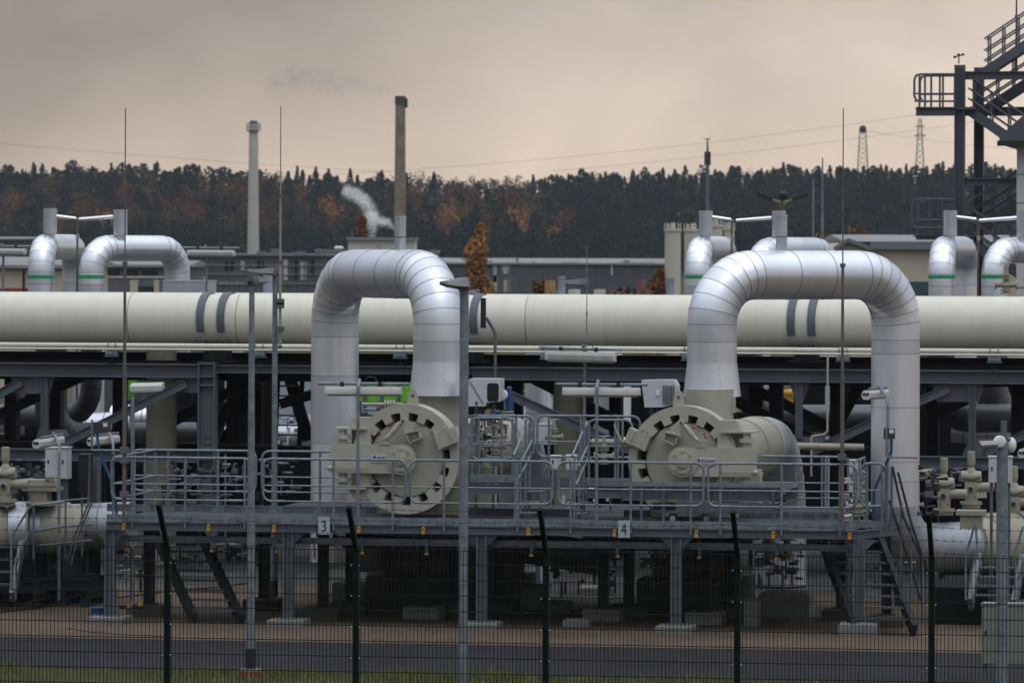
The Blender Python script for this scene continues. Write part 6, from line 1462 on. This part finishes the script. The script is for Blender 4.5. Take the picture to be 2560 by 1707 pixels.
# ------------------------------------------------------------------ fence
fl = -18.5
fn = thing('mesh_fence', 'dark green welded mesh fence with barbed wire across the foreground', 'fence', (X(1363,fl,1700), fl, 0))
pp = [-60+(-3), 416, 888, 1363, 1842, 2328, 2812]; pp[0] = -58
xs = [X(p, fl, 1600) for p in pp]; zt_ = 2.43
for i, x in enumerate(xs):
    o = MB().bb(x-.04, x+.04, fl+.02, fl+.09, 0, zt_).build('post', green, fn)
    MB().beam((x,fl+.055,zt_-.02), (x,fl+.055-.52,zt_+.58), .062, .055).build('angled_arm', green, o)
    q = MB(8)
    for k in range(12): 
        if k % 2: 
            for s in (-.055, .055): q.box((x+s, fl+.0, .2*k+.03), (.014,.012,.014))
    q.build('mesh_clips', white, o)
for i in range(len(xs)-1):
    q = MB(); a, b = xs[i]+.0, xs[i+1]-.0; n = 50; w = (b-a)/n
    for k in range(n): x = a+w*(k+.5); q.bb(x-.0042, x+.0042, fl-.003, fl+.003, .05, zt_+.0)
    for k in range(13):
        z = .05+.2*k-.02*(k == 12)
        for s in (-1, 1): q.bb(a, b, fl+s*.008-.004, fl+s*.008+.004, z-.005, z+.005)
    q.build('mesh_panel', green, fn)
for k, f in enumerate((.10, .38, .67, .95)):
    P = []; y = fl+.055-.52*f; z = zt_+.6*f; q = MB(4)
    for i in range(len(xs)-1):
        for j in range(6): u = j/6; P.append(Vector((xs[i]+(xs[i+1]-xs[i])*u, y, z-.025*4*u*(1-u)*(1+.5*((i+k)%2)))))
    q.tube(P, .0032, 4)
    xx = xs[0]
    while xx < xs[-1]-.1:
        i = max(j for j in range(len(xs)-1) if xs[j] <= xx); u = (xx-xs[i])/(xs[i+1]-xs[i]); z_ = z-.1*u*(1-u)*(1+.5*((i+k)%2))
        for a in (.6, 2.2): d = Vector((math.cos(a)*.5, .3, math.sin(a)))*.022; q.cyl(Vector((xx,y,z_))-d, Vector((xx,y,z_))+d, .0025, n=3)
        xx += .105
    q.build('barbed_wire', steeld, fn)
# ------------------------------------------------------------------ plumes
def plume(name, label, pts, Y, dens, rad, col, ns=1.5):
    """density = soft blobs along the path times noise"""
    m = bpy.data.materials.new(name+'_vol'); m.use_nodes = True; nt = m.node_tree; N = nt.nodes; L = nt.links; N.remove(N['Principled BSDF'])
    v = N.new('ShaderNodeVolumePrincipled'); v.inputs['Color'].default_value = (*col, 1); v.inputs['Anisotropy'].default_value = .2
    P = [W(x, y, Y) for x, y in pts]
    tc = N.new('ShaderNodeTexCoord'); nz = N.new('ShaderNodeTexNoise'); nz.inputs['Scale'].default_value = ns; nz.inputs['Detail'].default_value = 5; nz.inputs['Distortion'].default_value = 2.2
    L.new(tc.outputs['Object'], nz.inputs['Vector']); mr = N.new('ShaderNodeMapRange'); mr.inputs[1].default_value = .43; mr.inputs[2].default_value = .62; mr.inputs[3].default_value = 0; mr.inputs[4].default_value = dens
    L.new(nz.outputs[0], mr.inputs[0]); acc = None
    Q2 = []; R2 = []
    for i in range(len(P)-1): Q2 += [P[i], (P[i]+P[i+1])/2]; R2 += [rad[i], (rad[i]+rad[i+1])/2]
    for p, r in zip(Q2, R2):
        d = N.new('ShaderNodeVectorMath'); d.operation = 'DISTANCE'; d.inputs[1].default_value = p; L.new(tc.outputs['Object'], d.inputs[0])
        g = N.new('ShaderNodeMapRange'); g.interpolation_type = 'SMOOTHSTEP'; g.inputs[1].default_value = 0; g.inputs[2].default_value = r; g.inputs[3].default_value = 1; g.inputs[4].default_value = 0; L.new(d.outputs['Value'], g.inputs[0])
        if acc is None: acc = g.outputs[0]
        else:
            a = N.new('ShaderNodeMath'); a.operation = 'MAXIMUM'; L.new(acc, a.inputs[0]); L.new(g.outputs[0], a.inputs[1]); acc = a.outputs[0]
    ml = N.new('ShaderNodeMath'); ml.operation = 'MULTIPLY'; L.new(acc, ml.inputs[0]); L.new(mr.outputs[0], ml.inputs[1])
    L.new(ml.outputs[0], v.inputs['Density']); L.new(v.outputs[0], N['Material Output'].inputs['Volume'])
    q = MB(14); q.tube(P, [r*1.15 for r in rad], 14); o = q.build(name, m, None, WM); tag(o, label, 'smoke', kind='stuff')
plume('steam', 'white steam drifting up in front of the autumn trees', [(985,572),(968,556),(952,556),(936,548),(925,525),(908,500),(885,485),(855,474)], 560, 3.6, [.35,.7,.8,1.0,1.1,1.1,1.2,1.0], (1,1,1))
plume('steam', 'small vertical steam wisp beside the larger plume', [(928,600),(930,570),(926,545),(920,530)], 562, 3, [.5,.9,1.1,.9], (.95,.95,.95))
plume('smoke', 'faint grey smoke trailing left from the brick chimney', [(1000,240),(970,232),(930,222),(890,210),(850,210),(800,198),(740,195),(640,205)], 850, .15, [.6,1.2,1.8,2.4,3.0,3.4,3.8,2.6], (.30,.36,.42), .35)
# ------------------------------------------------------------------ haze
HAZE = .00006
if HAZE:
    hz = MB().bb(-330, 330, -20, 1750, -1, 75).build('haze', None, None, WM) if False else None
    me = bpy.data.meshes.new('haze'); b = MB().bb(-300, 300, -20, 1400, -1.2, 70); me.from_pydata([tuple(v) for v in b.v], [], b.f)
    m = bpy.data.materials.new('haze_air'); m.use_nodes = True; nt = m.node_tree; nt.nodes.remove(nt.nodes['Principled BSDF']); v = nt.nodes.new('ShaderNodeVolumePrincipled')
    v.inputs['Color'].default_value = (.80,.88,1,1); v.inputs['Density'].default_value = HAZE; nt.links.new(v.outputs[0], nt.nodes['Material Output'].inputs['Volume'])
    me.materials.append(m); o = bpy.data.objects.new('haze', me); COL.objects.link(o); o['kind'] = 'stuff'; o['label'] = 'thin pale haze over the plant and forest'; o['category'] = 'haze'
# ------------------------------------------------------------------ world
SUN_EL, SUN_ROT = R(62), R(150)
w = bpy.data.worlds.new('World'); sc.world = w; w.use_nodes = True; nt = w.node_tree; N = nt.nodes; L = nt.links; bg = N['Background']
sky = N.new('ShaderNodeTexSky'); sky.sky_type = 'NISHITA'; sky.sun_disc = False; sky.sun_elevation = SUN_EL; sky.sun_rotation = SUN_ROT; sky.air_density = 1; sky.dust_density = 3
tc = N.new('ShaderNodeTexCoord'); sp = N.new('ShaderNodeSeparateXYZ'); L.new(tc.outputs['Generated'], sp.inputs[0])
# overcast deck: colour by elevation
rp = N.new('ShaderNodeValToRGB'); L.new(sp.outputs['Z'], rp.inputs[0]); cr = rp.color_ramp; K = 1/.1
stops = [(0., (.745,.60,.475)), (.018, (.76,.62,.51)), (.05, (.68,.58,.495)), (.12, (.36,.378,.42)), (.28, (.41,.45,.515)), (.6, (.92,.985,1.08)), (1., (1.5,1.57,1.67))]
cr.elements[0].position = 0; cr.elements[0].color = (*stops[0][1], 1); cr.elements[1].position = 1; cr.elements[1].color = (*stops[-1][1], 1)
for p, c in stops[1:-1]: e = cr.elements.new(p); e.color = (*c, 1)
mp = N.new('ShaderNodeMapping'); mp.inputs['Scale'].default_value = (11, 11, 19); mp.inputs['Rotation'].default_value = (0, R(-25), 0); L.new(tc.outputs['Generated'], mp.inputs[0])
nz = N.new('ShaderNodeTexNoise'); nz.inputs['Scale'].default_value = 1.35; nz.inputs['Detail'].default_value = 5; nz.inputs['Roughness'].default_value = .5; nz.inputs['Distortion'].default_value = .5; L.new(mp.outputs[0], nz.inputs['Vector'])
mr = N.new('ShaderNodeMapRange'); mr.inputs[1].default_value = .3; mr.inputs[2].default_value = .7; mr.inputs[3].default_value = .83; mr.inputs[4].default_value = 1.17; L.new(nz.outputs[0], mr.inputs[0])
mx = N.new('ShaderNodeMix'); mx.data_type = 'RGBA'; mx.blend_type = 'MULTIPLY'; mx.inputs[0].default_value = 1; L.new(rp.outputs[0], mx.inputs['A']); L.new(mr.outputs[0], mx.inputs['B'])
# darker bank of cloud towards the left
dk = N.new('ShaderNodeMapRange'); dk.inputs[1].default_value = -.25; dk.inputs[2].default_value = -.02; dk.inputs[3].default_value = .36; dk.inputs[4].default_value = 1.0
cb = N.new('ShaderNodeMath'); cb.operation = 'MULTIPLY_ADD'; cb.inputs[1].default_value = -1.3; L.new(sp.outputs['Z'], cb.inputs[0]); L.new(sp.outputs['X'], cb.inputs[2])
cb.inputs[1].default_value = -2.6; L.new(cb.outputs[0], dk.inputs[0]); dk.interpolation_type = 'SMOOTHSTEP'
mx2 = N.new('ShaderNodeMix'); mx2.data_type = 'RGBA'; mx2.blend_type = 'MULTIPLY'; mx2.inputs[0].default_value = 1
# bank only in the forward half of the sky
fw = N.new('ShaderNodeMapRange'); fw.inputs[1].default_value = .25; fw.inputs[2].default_value = .02; L.new(sp.outputs['Z'], fw.inputs[0])
lrp = N.new('ShaderNodeMix'); lrp.data_type = 'FLOAT'; lrp.inputs[2].default_value = 1; L.new(fw.outputs[0], lrp.inputs[0]); L.new(dk.outputs[0], lrp.inputs[3])
L.new(mx.outputs['Result'], mx2.inputs['A']); L.new(lrp.outputs[0], mx2.inputs['B'])
sc1 = N.new('ShaderNodeMix'); sc1.data_type = 'RGBA'; sc1.blend_type = 'MULTIPLY'; sc1.inputs[0].default_value = 1; sc1.inputs['B'].default_value = (K, K, K, 1); L.new(mx2.outputs['Result'], sc1.inputs['A'])
fin = N.new('ShaderNodeMix'); fin.data_type = 'RGBA'; fin.inputs[0].default_value = .93; L.new(sky.outputs[0], fin.inputs['A']); L.new(sc1.outputs['Result'], fin.inputs['B'])
L.new(fin.outputs['Result'], bg.inputs['Color']); bg.inputs['Strength'].default_value = .1
sl = bpy.data.lights.new('sun', 'SUN'); sl.energy = .5; sl.angle = R(30); sl.color = (1, .97, .93); so = bpy.data.objects.new('sun', sl); COL.objects.link(so)
dvec = Vector((math.sin(SUN_ROT)*math.cos(SUN_EL), math.cos(SUN_ROT)*math.cos(SUN_EL), math.sin(SUN_EL))); so.rotation_euler = dvec.to_track_quat('Z', 'Y').to_euler(); so.location = dvec*300+Vector((0,60,0))
# ------------------------------------------------------------------ camera
cam = bpy.data.cameras.new('camera'); co = bpy.data.objects.new('camera', cam); COL.objects.link(co); sc.camera = co
co.location = (0, 0, H); co.rotation_euler = (Matrix.Rotation(PI/2, 3, 'X') @ Matrix.Rotation(ROLL, 3, 'Z')).to_euler()
cam.sensor_width = 36; cam.lens = FP/2560*36; cam.shift_x = 0; cam.shift_y = (CY-853.5)/2560; cam.clip_start = 1; cam.clip_end = 6000
cam.dof.use_dof = True; cam.dof.focus_distance = 77; cam.dof.aperture_fstop = 4.8
sc.cycles.volume_bounces = 3
sc.view_settings.view_transform = 'Standard'; sc.view_settings.look = 'None'; sc.view_settings.exposure = .08; sc.view_settings.gamma = 1
